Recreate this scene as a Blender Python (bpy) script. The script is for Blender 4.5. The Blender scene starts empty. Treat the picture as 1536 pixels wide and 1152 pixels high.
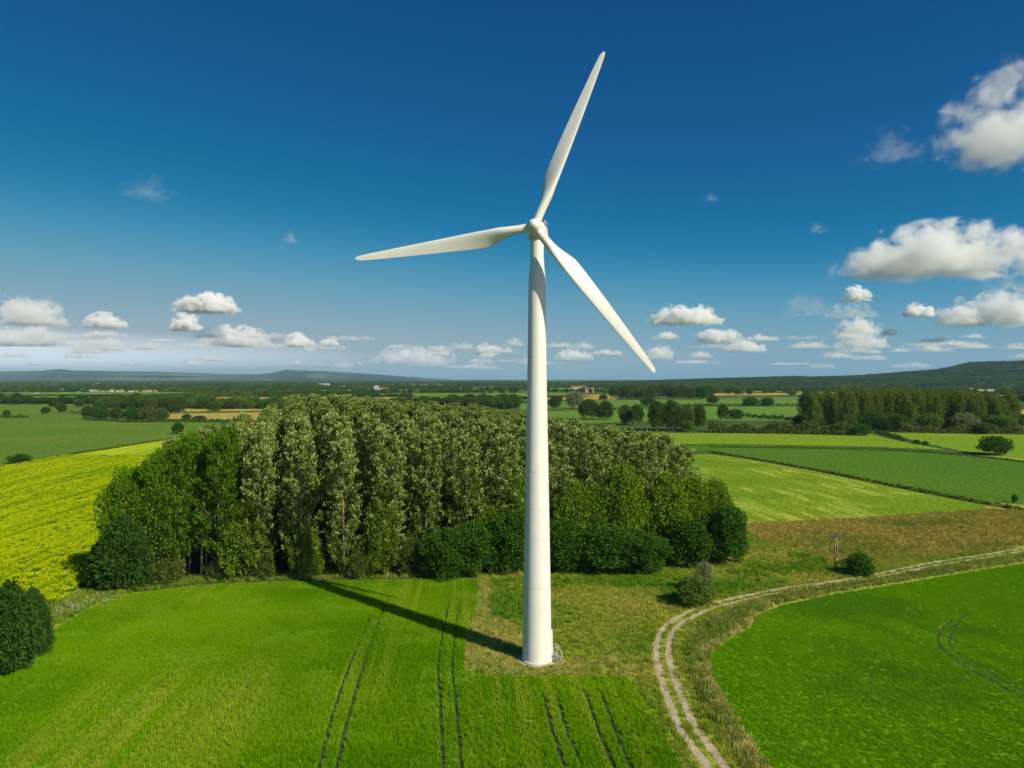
import bpy, math, random
import numpy as np
from mathutils import Vector
R_ = np.random.default_rng(11)
random.seed(5)
SC = bpy.context.scene
COL = SC.collection
HC, FPX, HY = 35.8, 1065.0, 568.0          # drone height, focal length in photo pixels, horizon row
rad = math.radians

def G(x, y, z=0.0):                         # ground point seen at a photo pixel
    d = (HC - z) * FPX / (y - HY)
    return ((x - 768.0) / FPX * d, d)

# ------------------------------------------------------------------ materials
class NT:
    def __init__(s, nt): s.nt = nt
    def n(s, t, **kw):
        nd = s.nt.nodes.new(t)
        for k, v in kw.items(): setattr(nd, k, v)
        return nd
    def l(s, a, b): s.nt.links.new(a, b)
    def mix(s, f, a, b, mode='MIX'):
        m = s.n('ShaderNodeMix', data_type='RGBA', blend_type=mode)
        s.put(m.inputs['Factor'], f); s.put(m.inputs[6], a); s.put(m.inputs[7], b)
        return m.outputs[2]
    def put(s, sock, v):
        if isinstance(v, (int, float)): sock.default_value = v
        elif isinstance(v, (tuple, list)): sock.default_value = tuple(v) + ((1,) if len(v) == 3 and len(sock.default_value) == 4 else ())
        else: s.l(v, sock)
    def math(s, op, a, b=0.0, c=0.0, clamp=False):
        m = s.n('ShaderNodeMath', operation=op, use_clamp=clamp)
        s.put(m.inputs[0], a); s.put(m.inputs[1], b); s.put(m.inputs[2], c)
        return m.outputs[0]
    def ramp(s, f, lo, hi):
        m = s.n('ShaderNodeMapRange', interpolation_type='SMOOTHSTEP')
        s.put(m.inputs[0], f); m.inputs[1].default_value = lo; m.inputs[2].default_value = hi
        return m.outputs[0]
    def noise(s, vec, scale, detail=3, rough=.55, dist=0.0):
        t = s.n('ShaderNodeTexNoise'); s.l(vec, t.inputs['Vector'])
        t.inputs['Scale'].default_value = scale; t.inputs['Detail'].default_value = detail
        t.inputs['Roughness'].default_value = rough; t.inputs['Distortion'].default_value = dist
        return t.outputs[0]
    def pos(s): return s.n('ShaderNodeNewGeometry').outputs['Position']
    def map(s, vec, rot=(0,0,0), scale=(1,1,1), loc=(0,0,0)):
        m = s.n('ShaderNodeMapping'); s.l(vec, m.inputs['Vector'])
        m.inputs['Rotation'].default_value = rot; m.inputs['Scale'].default_value = scale; m.inputs['Location'].default_value = loc
        return m.outputs[0]

def newmat(name):
    m = bpy.data.materials.new(name); m.use_nodes = True
    m.node_tree.nodes.clear()
    t = NT(m.node_tree); o = t.n('ShaderNodeOutputMaterial')
    return m, t, o

def plain(name, col, rough=.6, metal=0.0, var=.08, scale=3.0, bump=0.0):
    m, t, o = newmat(name)
    p = t.n('ShaderNodeBsdfPrincipled'); p.inputs['Roughness'].default_value = rough; p.inputs['Metallic'].default_value = metal
    tc = t.n('ShaderNodeTexCoord').outputs['Object']
    nz = t.noise(tc, scale, 5)
    c = t.mix(t.ramp(nz, .3, .7), tuple(v * (1 - var) for v in col), tuple(min(1, v * (1 + var)) for v in col))
    t.l(c, p.inputs['Base Color'])
    if bump:
        b = t.n('ShaderNodeBump'); b.inputs['Strength'].default_value = bump; b.inputs['Distance'].default_value = .05
        t.l(nz, b.inputs['Height']); t.l(b.outputs[0], p.inputs['Normal'])
    t.l(p.outputs[0], o.inputs['Surface'])
    return m

def leafmat(name, a, b, transl=.3, tint=None):
    m, t, o = newmat(name)
    g = t.n('ShaderNodeNewGeometry'); oi = t.n('ShaderNodeObjectInfo')
    c = t.mix(g.outputs['Random Per Island'], a, b)
    if tint: c = t.mix(t.math('MULTIPLY', oi.outputs['Random'], .75), c, tint)
    d = t.n('ShaderNodeBsdfDiffuse'); tr = t.n('ShaderNodeBsdfTranslucent')
    t.l(c, d.inputs[0])
    hs = t.n('ShaderNodeHueSaturation'); hs.inputs['Value'].default_value = 1.25; hs.inputs['Hue'].default_value = .485
    t.l(c, hs.inputs['Color']); t.l(hs.outputs[0], tr.inputs[0])
    mx = t.n('ShaderNodeMixShader'); mx.inputs[0].default_value = transl
    t.l(d.outputs[0], mx.inputs[1]); t.l(tr.outputs[0], mx.inputs[2])
    t.l(mx.outputs[0], o.inputs['Surface'])
    return m

def fieldcol(t, s):
    """colour of a crop or pasture from its place in the field; shared by the soil sheet and the plants on it"""
    P = t.pos()
    c = t.mix(t.ramp(t.noise(P, s.get('s1', .03), 3), .35, .65), s['a'], s['b'])
    if 'c' in s:
        ang = rad(s.get('ang', 0)); sx, sy = s.get('st', (.02, .6))
        v = t.map(t.map(P, rot=(0, 0, -ang)), scale=(sx, sy, .0))
        f = t.ramp(t.noise(v, 1.0, 4, .6, s.get('dist', .3)), s.get('lo', .5), s.get('hi', .75))
        if 's3' in s: f = t.math('MULTIPLY', f, t.ramp(t.noise(P, s['s3'], 2), .42, .57))
        c = t.mix(t.math('MULTIPLY', f, s.get('amt', .7)), c, s['c'])
    if 'd' in s:
        c = t.mix(t.math('MULTIPLY', t.ramp(t.noise(P, s.get('s4', .11), 5, .65), s.get('dlo', .52), s.get('dhi', .7)), s.get('damt', .6)), c, s['d'])
    fn = t.noise(P, s.get('fs', 1.7), 6, .7)
    k = s.get('fv', .35) * .75; fc = t.ramp(fn, .34, .66)
    hs = t.n('ShaderNodeHueSaturation'); t.l(c, hs.inputs['Color'])
    t.put(hs.inputs['Value'], t.math('MULTIPLY_ADD', fc, 2 * k, 1 - k))
    return hs.outputs[0], fn

def fieldmat(name, s):
    m, t, o = newmat(name)
    c, fn = fieldcol(t, s)
    p = t.n('ShaderNodeBsdfPrincipled'); p.inputs['Roughness'].default_value = .95; p.inputs['Specular IOR Level'].default_value = .1
    t.l(c, p.inputs['Base Color'])
    b = t.n('ShaderNodeBump'); b.inputs['Strength'].default_value = s.get('bump', .6); b.inputs['Distance'].default_value = s.get('bd', .25)
    t.l(fn, b.inputs['Height']); t.l(b.outputs[0], p.inputs['Normal'])
    t.l(p.outputs[0], o.inputs['Surface'])
    return m

def blademat(name, s, transl=.35, gain=1.0):
    m, t, o = newmat(name)
    c, fn = fieldcol(t, s)
    g = t.n('ShaderNodeNewGeometry')
    hs = t.n('ShaderNodeHueSaturation'); t.l(c, hs.inputs['Color'])
    t.put(hs.inputs['Value'], t.math('MULTIPLY_ADD', g.outputs['Random Per Island'], .5 * gain, .75 * gain))
    d = t.n('ShaderNodeBsdfDiffuse'); tr = t.n('ShaderNodeBsdfTranslucent')
    t.l(hs.outputs[0], d.inputs[0]); t.l(hs.outputs[0], tr.inputs[0])
    mx = t.n('ShaderNodeMixShader'); mx.inputs[0].default_value = transl
    t.l(d.outputs[0], mx.inputs[1]); t.l(tr.outputs[0], mx.inputs[2]); t.l(mx.outputs[0], o.inputs['Surface'])
    return m

# ------------------------------------------------------------------ mesh helpers
def mesh(name, V, F, mats=(), mi=None, smooth=False):
    """F: (M,k) array or list of arrays with the same k, or list of tuples"""
    me = bpy.data.meshes.new(name)
    V = np.asarray(V, dtype=np.float32)
    if isinstance(F, np.ndarray):
        k = F.shape[1]; flat = F.astype(np.int32).ravel(); st = np.arange(0, len(flat), k, dtype=np.int32)
    else:
        flat = np.array([i for f in F for i in f], dtype=np.int32)
        ln = np.array([len(f) for f in F]); st = np.concatenate([[0], np.cumsum(ln)[:-1]]).astype(np.int32)
    me.vertices.add(len(V)); me.vertices.foreach_set('co', V.ravel())
    me.loops.add(len(flat)); me.loops.foreach_set('vertex_index', flat)
    me.polygons.add(len(st)); me.polygons.foreach_set('loop_start', st)
    for m in mats: me.materials.append(m)
    if mi is not None: me.polygons.foreach_set('material_index', np.asarray(mi, dtype=np.int32))
    me.polygons.foreach_set('use_smooth', np.full(len(st), smooth))
    me.update(calc_edges=True); me.validate()
    return me

def put(name, me, parent=None, loc=(0, 0, 0)):
    o = bpy.data.objects.new(name, me); COL.objects.link(o)
    if parent: o.parent = parent
    o.location = loc
    return o

def tag(o, label=None, cat=None, group=None, kind=None):
    if label: o['label'] = label
    if cat: o['category'] = cat
    if group: o['group'] = group
    if kind: o['kind'] = kind
    return o

def struct(name, me): return tag(put(name, me), kind='structure')

class MB:                                   # collects pieces of ONE part
    def __init__(s): s.V = []; s.F = []; s.n = 0
    def add(s, V, F):
        s.V.append(np.asarray(V, float).reshape(-1, 3)); s.F += [tuple(int(i) + s.n for i in f) for f in F]; s.n += len(s.V[-1]); return s
    def tube(s, pts, rr, seg=8, cap=True):
        pts = np.asarray(pts, float); rr = np.broadcast_to(np.asarray(rr, float), (len(pts),)); V = []
        for i, p in enumerate(pts):
            a = pts[max(i - 1, 0)]; b = pts[min(i + 1, len(pts) - 1)]; t = (b - a) / (np.linalg.norm(b - a) + 1e-9)
            u = np.cross(t, (0, 0, 1) if abs(t[2]) < .95 else (0, 1, 0)); u /= np.linalg.norm(u); w = np.cross(u, t)
            th = np.arange(seg) / seg * 2 * math.pi
            V.append(p + rr[i] * (np.cos(th)[:, None] * u + np.sin(th)[:, None] * w))
        F = [(i * seg + j, (i + 1) * seg + j, (i + 1) * seg + (j + 1) % seg, i * seg + (j + 1) % seg) for i in range(len(pts) - 1) for j in range(seg)]
        if cap: F += [tuple(range(seg)), tuple((len(pts) - 1) * seg + j for j in reversed(range(seg)))]
        return s.add(np.concatenate(V), F)
    def box(s, c, d, rz=0.0):
        x, y, z = (np.array(d) / 2); P = np.array([(a * x, b * y, e * z) for e in (-1, 1) for b in (-1, 1) for a in (-1, 1)])
        ca, sa = math.cos(rz), math.sin(rz); P = np.stack([P[:, 0] * ca - P[:, 1] * sa, P[:, 0] * sa + P[:, 1] * ca, P[:, 2]], 1)
        return s.add(P + np.array(c), [(0, 2, 3, 1), (4, 5, 7, 6), (0, 1, 5, 4), (1, 3, 7, 5), (3, 2, 6, 7), (2, 0, 4, 6)])
    def lathe(s, prof, seg=48, c=(0, 0, 0)):
        th = np.arange(seg) / seg * 2 * math.pi
        V = np.concatenate([np.stack([r * np.cos(th) + c[0], r * np.sin(th) + c[1], np.full(seg, z + c[2])], 1) for r, z in prof])
        F = [(i * seg + j, i * seg + (j + 1) % seg, (i + 1) * seg + (j + 1) % seg, (i + 1) * seg + j) for i in range(len(prof) - 1) for j in range(seg)]
        F += [tuple(reversed(range(seg))), tuple((len(prof) - 1) * seg + j for j in range(seg))]
        return s.add(V, F)
    def mesh(s, name, mat, smooth=False): return mesh(name, np.concatenate(s.V), s.F, (mat,), None, smooth)
    def build(s, name, mat, parent=None, smooth=False, sharp=None):
        me = s.mesh(name, mat, smooth)
        if sharp: me.set_sharp_from_angle(angle=rad(sharp))
        return put(name, me, parent)

def unit(a): return a / (np.linalg.norm(a, axis=-1, keepdims=True) + 1e-9)

def leaves(C, A, L, W, rng):
    """one rhombic leaf spray per row: base C, direction A"""
    n = len(C); A = unit(A); B = unit(np.cross(A, rng.normal(size=(n, 3))))
    L = np.broadcast_to(L, (n,))[:, None]; W = np.broadcast_to(W, (n,))[:, None]
    V = np.stack([C, C + A * L * .45 + B * W * .5, C + A * L, C + A * L * .45 - B * W * .5], 1).reshape(-1, 3)
    return V, np.arange(4 * n).reshape(n, 4)

# ------------------------------------------------------------------ plants
M = {}
M['bark'] = plain('bark', (.20, .165, .115), .9, var=.3, scale=2.0, bump=.4)
M['barkpoplar'] = plain('bark_poplar', (.24, .20, .14), .9, var=.3, scale=2.0, bump=.4)
M['barkpale'] = plain('bark_pale', (.42, .36, .26), .9, var=.3, scale=2.0, bump=.4)
M['poplar'] = leafmat('poplar_leaf', (.098, .172, .018), (.175, .262, .036), .40, (.12, .19, .022))
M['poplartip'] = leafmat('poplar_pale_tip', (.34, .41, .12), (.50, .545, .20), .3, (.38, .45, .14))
M['green'] = leafmat('bright_leaf', (0.0649, 0.1534, 0.0071), (0.1298, 0.2419, 0.0142), .35, (0.0826, 0.1770, 0.0094))
M['willow'] = leafmat('willow_leaf', (0.1000, 0.1938, 0.0088), (0.1812, 0.2812, 0.0200), .35, (0.1187, 0.2063, 0.0125))
M['dark'] = leafmat('dark_leaf', (0.0297, 0.0945, 0.0081), (0.0675, 0.1620, 0.0162), .25, (0.0473, 0.1148, 0.0095))
M['cypress'] = leafmat('cypress_leaf', (0.0240, 0.0672, 0.0096), (0.0552, 0.1176, 0.0168), .2)
M['oak'] = leafmat('oak_leaf', (.036, .075, .009), (.075, .125, .016), .25, (.060, .095, .014))
M['trackbush'] = leafmat('track_bush_leaf', (0.0675, 0.1283, 0.0162), (0.1418, 0.2228, 0.0351), .3)
M['olive'] = leafmat('olive_leaf', (0.0784, 0.1176, 0.0179), (0.1456, 0.1848, 0.0381), .3, (0.0672, 0.1120, 0.0168))
M['grey'] = leafmat('grey_leaf', (.130, .170, .060), (.240, .270, .120), .3)
M['plant'] = leafmat('plantation_leaf', (0.0805, 0.1437, 0.0115), (0.1437, 0.2185, 0.0230), .3, (0.1150, 0.1610, 0.0161))

def poplar_mesh(H, Rm, z0, seed, leaf, tip, nb=124, pale=.85, L=.41, top=.66, shoot=11):
    rng = np.random.default_rng(seed)
    tk = MB(); lean = rng.normal(size=2) * .35
    hh = np.linspace(0, H * .95, 9); bend = np.stack([lean[0] * (hh / H) ** 2, lean[1] * (hh / H) ** 2, hh], 1)
    tk.tube(bend, np.interp(hh, [0, .6, H], [.34, .24, .03]), 7)
    C, A, pl = [], [], []
    for i in range(nb):
        t = (i + rng.random()) / nb; t = t ** .92
        zb = z0 + (H - z0) * t
        prof = min(1, (t / .14) ** .5) * max(.0, 1 - max(0, t - top) / (1 - top)) ** .38
        r = Rm * prof * rng.uniform(.72, 1.12) + .15
        az = i * 2.39996 + rng.normal() * .35; up = rng.uniform(.75, 1.3) * r
        tip_ = np.array([r * math.cos(az), r * math.sin(az), min(zb, H - .5)])
        base = np.array([0, 0, max(.6, tip_[2] - up)])
        base[:2] += lean * (base[2] / H) ** 2; tip_[:2] += lean * (tip_[2] / H) ** 2
        if i % 3 == 0 and r > .8: tk.tube([base, base * .45 + tip_ * .55 - (0, 0, .12), tip_], [.07, .045, .015], 4, False)
        d = unit(tip_ - base)
        for k in range(shoot):
            f = rng.uniform(.35, 1.0) ** .8
            p = base + (tip_ - base) * f + rng.normal(size=3) * np.array([.5, .5, .5]) * (.3 + .45 * prof)
            sd = unit(d * .8 + np.array([0, 0, .75]) + rng.normal(size=3) * .35)
            n = 13; s = rng.random(n); ll = rng.uniform(.6, 1.05)
            off = rng.normal(size=(n, 3)) * .13
            C.append(p + sd * (s[:, None] - .3) * ll + off)
            A.append(sd + rng.normal(size=(n, 3)) * .55)
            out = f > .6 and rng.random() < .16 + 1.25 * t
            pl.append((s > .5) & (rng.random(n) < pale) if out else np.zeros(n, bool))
    C = np.concatenate(C); A = np.concatenate(A); pl = np.concatenate(pl)
    C[:, 2] = np.maximum(C[:, 2], .4)
    V, F = leaves(C, A, L * rng.uniform(.7, 1.25, len(C)), L * .56 * rng.uniform(.8, 1.2, len(C)), rng)
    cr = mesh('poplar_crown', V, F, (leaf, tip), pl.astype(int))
    return tk, cr

def round_mesh(name, seed, leaf, n=2200, L=.085, lobes=26, flat=.5, cone=0.0, tip=None, pale=0.0, droop=0.0, narrow=.7, fill=.22):
    """unit crown: width 1, height 1, base at z=0; scaled per tree"""
    rng = np.random.default_rng(seed)
    C, A = [], []
    cen = []
    for i in range(lobes):
        z = (i + .5) / lobes; z = z ** .85
        ph = i * 2.39996 + rng.normal() * .3
        pr = math.sin(math.pi * min(1, .12 + .88 * z)) ** flat if cone == 0 else (1 - z) ** (.75) * min(1, (z + .06) / .16) ** .5 * cone + (1 - cone) * math.sin(math.pi * min(1, .1 + .9 * z)) ** flat
        rr = pr * rng.uniform(.55, 1.0) * .40
        cen.append((rr * math.cos(ph), rr * math.sin(ph), .06 + z * .80, rng.uniform(.085, .17) * (30 / (lobes + 4)) ** .35 * (.6 + .4 * pr)))
    cen.append((0, 0, .45, .3))
    w = np.array([c[3] ** 2 for c in cen]); w /= w.sum()
    for (cx, cy, cz, r), q in zip(cen, w):
        m = max(8, int(n * q)); d = unit(rng.normal(size=(m, 3)))
        rr = r * np.where(rng.random(m) < fill, rng.random(m), rng.uniform(.82, 1.12, m)) * np.where(rng.random(m) < .10, rng.uniform(1.05, 1.5, m), 1)
        C.append(np.array([cx, cy, cz]) + d * rr[:, None] * np.array([1, 1, .9])); 
        A.append(d + rng.normal(size=(m, 3)) * .8 + np.array([0, 0, -droop]) + np.array([cx, cy, 0]) * 2)
    C = np.concatenate(C); A = np.concatenate(A); C[:, 2] = np.clip(C[:, 2], .0, 1.02)
    V, F = leaves(C, A, L * rng.uniform(.65, 1.3, len(C)), L * narrow * rng.uniform(.7, 1.2, len(C)), rng)
    if tip is None: return mesh(name, V, F, (leaf,))
    hi = (rng.random(len(C)) < pale).astype(int)
    return mesh(name, V, F, (leaf, tip), hi)

def trunk_unit(seed, h=.5, r=.022, limbs=5):
    rng = np.random.default_rng(seed); tk = MB()
    tk.tube([(0, 0, 0), (.004, .003, h * .5), (.0, .01, h), (.01, 0, h + .25)], [r * 1.25, r, r * .75, r * .2], 7)
    for i in range(limbs):
        a = i * 2.4 + rng.random(); z = h * rng.uniform(.45, 1.0)
        tk.tube([(0, 0, z), (.13 * math.cos(a), .13 * math.sin(a), z + .12), (.27 * math.cos(a), .27 * math.sin(a), z + .26)], [r * .5, r * .3, r * .08], 5, False)
    return tk

KIND = {}
def kind(name, crowns, trunk, z0): KIND[name] = (crowns, trunk, z0)
TR = [trunk_unit(s).mesh('trunk', M['bark']) for s in (1, 2)]
kind('oak', [round_mesh('oak_crown', 20 + i, M['oak'], 5200, .052, 44) for i in range(3)], TR[0], .10)
kind('dark', [round_mesh('dark_crown', 30 + i, M['dark'], 5200, .052, 44) for i in range(3)], TR[1], .06)
kind('olive', [round_mesh('olive_crown', 40 + i, M['olive'], 5000, .052, 40) for i in range(2)], TR[0], .05)
kind('grey', [round_mesh('grey_crown', 50 + i, M['grey'], 3000, .065, 26) for i in range(2)], TR[1], .08)
kind('greentree', [round_mesh('green_crown', 60 + i, M['green'], 3600, .062, 34, flat=.4) for i in range(3)], TR[0], .10)
kind('willow', [round_mesh('willow_crown', 70 + i, M['willow'], 12000, .033, 80, cone=.28) for i in range(3)], TR[1], .05)
kind('bigdark', [round_mesh('bush_crown', 80 + i, M['dark'], 11000, .040, 70, flat=.35) for i in range(3)], TR[1], .02)
kind('cypress', [round_mesh('cypress_crown', 90 + i, M['cypress'], 12000, .058, 90, cone=.72, droop=.1, narrow=.4) for i in range(3)], TR[0], .01)
kind('tallgreen', [round_mesh('tall_crown', 100 + i, M['green'], 13000, .030, 90, flat=.45) for i in range(3)], TR[1], .16)
kind('plantation', [round_mesh('plantation_crown', 110 + i, M['plant'], 2600, .058, 36, cone=.4) for i in range(3)], TR[0], .14)
kind('bush', [round_mesh('bush_leaves', 120 + i, M['olive'], 5500, .05, 30) for i in range(2)], TR[0], .0)
kind('trackbush', [round_mesh('bush_leaves', 140 + i, M['trackbush'], 6500, .048, 36) for i in range(2)], TR[0], .0)
kind('darkbush', [round_mesh('dark_leaves', 130 + i, M['dark'], 5500, .05, 30) for i in range(2)], TR[0], .0)

def tree(name, k, X, Y, h, w, label, cat='tree', group=None, crown='crown', pale_trunk=False, z=0.0):
    crowns, tr, z0 = KIND[k]
    e = bpy.data.objects.new(name, None); COL.objects.link(e); e.location = (X, Y, z); e.empty_display_size = .5
    e.rotation_euler.z = random.uniform(0, 6.28)
    tag(e, label, cat, group)
    c = put(crown, random.choice(crowns), e, (0, 0, h * z0)); c.scale = (w * 1.12, w * 1.12, h * (1 - z0) * 1.02)
    t = put('stem' if crown == 'leaves' else 'trunk', tr, e); t.scale = (w * .8, w * .8, h * .95)
    return e

# ------------------------------------------------------------------ scatter for uncountable cover
def scatter(name, pts, scl, tilt, src, label, cat):
    n = len(pts); me = bpy.data.meshes.new(name); me.vertices.add(n)
    me.vertices.foreach_set('co', np.asarray(pts, np.float32).ravel())
    a = me.attributes.new('rot', 'FLOAT_VECTOR', 'POINT')
    rot = np.stack([R_.normal(size=n) * tilt, R_.normal(size=n) * tilt, R_.uniform(0, 6.28, n)], 1).astype(np.float32)
    a.data.foreach_set('vector', rot.ravel())
    b = me.attributes.new('scl', 'FLOAT_VECTOR', 'POINT'); b.data.foreach_set('vector', np.asarray(scl, np.float32).ravel())
    o = put(name, me); tag(o, label, cat, None, 'stuff')
    ng = bpy.data.node_groups.new(name, 'GeometryNodeTree')
    ng.interface.new_socket('Geometry', in_out='INPUT', socket_type='NodeSocketGeometry')
    ng.interface.new_socket('Geometry', in_out='OUTPUT', socket_type='NodeSocketGeometry')
    N = ng.nodes.new; gi = N('NodeGroupInput'); go = N('NodeGroupOutput'); ip = N('GeometryNodeInstanceOnPoints')
    oi = N('GeometryNodeObjectInfo'); oi.inputs['Object'].default_value = src; oi.inputs['As Instance'].default_value = True
    r = N('GeometryNodeInputNamedAttribute'); r.data_type = 'FLOAT_VECTOR'; r.inputs['Name'].default_value = 'rot'
    s = N('GeometryNodeInputNamedAttribute'); s.data_type = 'FLOAT_VECTOR'; s.inputs['Name'].default_value = 'scl'
    er = N('FunctionNodeEulerToRotation'); L = ng.links.new
    L(gi.outputs[0], ip.inputs['Points']); L(oi.outputs['Geometry'], ip.inputs['Instance'])
    L(r.outputs['Attribute'], er.inputs[0]); L(er.outputs[0], ip.inputs['Rotation']); L(s.outputs['Attribute'], ip.inputs['Scale'])
    L(ip.outputs[0], go.inputs[0])
    md = o.modifiers.new('scatter', 'NODES'); md.node_group = ng
    return o

def inside(P, poly):
    x, y = P[:, 0], P[:, 1]; r = np.zeros(len(P), bool); n = len(poly)
    for i in range(n):
        x1, y1 = poly[i]; x2, y2 = poly[(i + 1) % n]
        k = (y1 > y) != (y2 > y)
        r ^= k & (x < (x2 - x1) * (y - y1) / (y2 - y1 + 1e-12) + x1)
    return r

def seg_dist(P, line):
    d = np.full(len(P), 1e9); line = np.asarray(line, float)
    for a, b in zip(line[:-1], line[1:]):
        ab = b - a; t = np.clip(((P - a) @ ab) / (ab @ ab + 1e-9), 0, 1)
        d = np.minimum(d, np.linalg.norm(P - (a + t[:, None] * ab), axis=1))
    return d

def fill(poly, dens, rng=R_):
    poly = np.asarray(poly); lo, hi = poly.min(0), poly.max(0)
    n = int((hi - lo).prod() * dens); P = lo + rng.random((n, 2)) * (hi - lo)
    P = P[inside(P, poly)]
    return P[np.abs(P[:, 0]) < P[:, 1] * .80 + 3]

def smooth_line(pts, n=10):
    p = np.asarray(pts, float); p = np.concatenate([[2 * p[0] - p[1]], p, [2 * p[-1] - p[-2]]]); out = []
    for i in range(1, len(p) - 2):
        for t in np.linspace(0, 1, n, endpoint=False):
            a, b, c, d = p[i - 1:i + 3]
            out.append(.5 * ((2 * b) + (c - a) * t + (2 * a - 5 * b + 4 * c - d) * t * t + (3 * b - a - 3 * c + d) * t ** 3))
    out.append(p[-2]); return np.array(out)

def px(*pts): return [G(*p) for p in pts]

def sheet(name, poly, z, mat, jag=0.0):
    p = []
    q = list(poly)
    for a, b in zip(q, q[1:] + q[:1]):                      # subdivide, with a slightly uneven edge
        a, b = np.array(a), np.array(b); L = np.linalg.norm(b - a); n = max(1, int(min(40, L / max(1.5, L / 40)))) if jag else 1
        for i in range(n):
            v = a + (b - a) * i / n
            if jag: v = v + R_.normal(size=2) * jag
            p.append((v[0], v[1], z))
    return struct(name, mesh(name, p, [tuple(range(len(p)))], (mat,)))

def strip(line, w, z, off=0.0, wob=0.0):
    L = np.asarray(line); T = unit(np.gradient(L, axis=0)); Nn = np.stack([T[:, 1], -T[:, 0]], 1)
    ww = w / 2 * (1 + wob * R_.normal(size=len(L))); c = L + Nn * off
    V = np.concatenate([np.c_[c - Nn * ww[:, None], np.full(len(L), z)], np.c_[c + Nn * ww[:, None], np.full(len(L), z)]])
    n = len(L); return V, [(i, i + n, i + n + 1, i + 1) for i in range(n - 1)]

# ------------------------------------------------------------------ crop and grass colours
S = {}
S['rough'] = dict(a=(0.1682, 0.2442, 0.0185), b=(0.2717, 0.2904, 0.0396), s1=.05, c=(0.1100, 0.2178, 0.0158), ang=20, st=(.06, .15), amt=.7, d=(0.3881, 0.3102, 0.0792), s4=.13, damt=.55, fv=.5, fs=1.3)
S['straw'] = dict(a=(0.2953, 0.2379, 0.0550), b=(0.2313, 0.2168, 0.0400), s1=.05, c=(0.1181, 0.1851, 0.0220), ang=8, st=(.02, .09), amt=.85, lo=.45, hi=.66, d=(0.3938, 0.2960, 0.0900), s4=.2, damt=.6, fv=.5, fs=.9, s3=0.05)
S['tallgreen'] = dict(a=(0.0712, 0.1898, 0.0080), b=(0.1140, 0.2243, 0.0120), s1=.08, c=(0.1662, 0.2243, 0.0300), ang=10, st=(.03, .2), amt=.5, fv=.5, fs=1.2)
S['barley'] = dict(a=(0.0880, 0.2150, 0.0010), b=(0.1600, 0.2900, 0.0025), s1=.035, c=(0.3000, 0.3400, 0.0300), ang=94, st=(.007, .60), s3=.016, amt=0.55, lo=0.48, hi=0.56, d=(0.1688, 0.3062, 0.0106), s4=.16, dlo=0.52, dhi=0.62, damt=.65, fv=.34, fs=3.0, dist=.1)
S['rcrop'] = dict(a=(0.1194, 0.2623, 0.0019), b=(0.1425, 0.2828, 0.0026), s1=.03, c=(0.0814, 0.2166, 0.0038), ang=110, st=(.03, .25), amt=.5, d=(0.0760, 0.1985, 0.0051), s4=0.028, damt=0.75, dlo=0.5, dhi=0.62, fv=0.24, fs=5.0, lo=0.47, hi=0.62)
S['rape'] = dict(a=(0.4164, 0.4757, 0.0014), b=(0.3680, 0.4586, 0.0021), s1=.02, c=(0.1082, 0.2466, 0.0028), ang=93, st=(.009, .22), amt=0.62, lo=0.495, hi=0.6, d=(0.1416, 0.2752, 0.0042), s4=.03, damt=0.4, dlo=0.53, dhi=0.63, fv=0.28, fs=2.4)
S['pasture'] = dict(a=(0.0850, 0.1669, 0.0106), b=(0.1123, 0.1791, 0.0130), s1=.012, c=(0.1335, 0.1750, 0.0202), ang=3, st=(.003, .05), amt=.7, fv=0.5, fs=.4, bd=.6, s4=0.02)
S['mown'] = dict(a=(0.1267, 0.2232, 0.0020), b=(0.1529, 0.2375, 0.0040), s1=.02, c=(0.2927, 0.3562, 0.0399), ang=97, st=(.035, .20), amt=1.0, lo=.47, hi=.60, s3=.02, d=(0.0961, 0.1900, 0.0013), s4=.05, dlo=.5, dhi=.64, damt=.75, fv=0.6, fs=.9, dist=.8)
S['beet'] = dict(a=(0.0571, 0.1440, 0.0044), b=(0.0694, 0.1560, 0.0053), s1=.012, c=(0.0490, 0.1200, 0.0035), ang=78, st=(.01, .30), amt=.6, d=(0.0898, 0.1600, 0.0088), s4=.2, damt=0.7, fv=0.7, fs=0.8)
S['lime'] = dict(a=(0.1459, 0.2509, 0.0033), b=(0.1709, 0.2603, 0.0066), s1=.01, c=(0.2136, 0.2935, 0.0166), ang=3, st=(.006, .06), amt=.7, d=(0.1068, 0.2082, 0.0033), s4=.03, damt=.5, fv=0.6, fs=0.5, bd=.5)
S['fargreen'] = dict(a=(.085, .190, .016), b=(.115, .205, .020), s1=.004, c=(.15, .22, .03), ang=2, st=(.002, .02), amt=.6, fv=.25, fs=.1, bd=.5)
S['fartan'] = dict(a=(.330, .260, .050), b=(.370, .290, .06), s1=.006, fv=.2, fs=.1, bd=.4)
S['land'] = dict(a=(.040, .075, .012), b=(.075, .125, .018), s1=.004, c=(.15, .16, .03), ang=0, st=(.0007, .004), amt=.6, lo=.55, hi=.7, fv=.3, fs=.05, bd=1.0)
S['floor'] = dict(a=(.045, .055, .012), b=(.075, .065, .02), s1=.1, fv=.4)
S['verge'] = dict(a=(0.1140, 0.1980, 0.0144), b=(0.1800, 0.2220, 0.0288), s1=.08, c=(0.2880, 0.2520, 0.0660), ang=40, st=(.05, .2), amt=.5, fv=.5, fs=1.0)
FM = {k: fieldmat('field_' + k, v) for k, v in S.items()}

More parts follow.
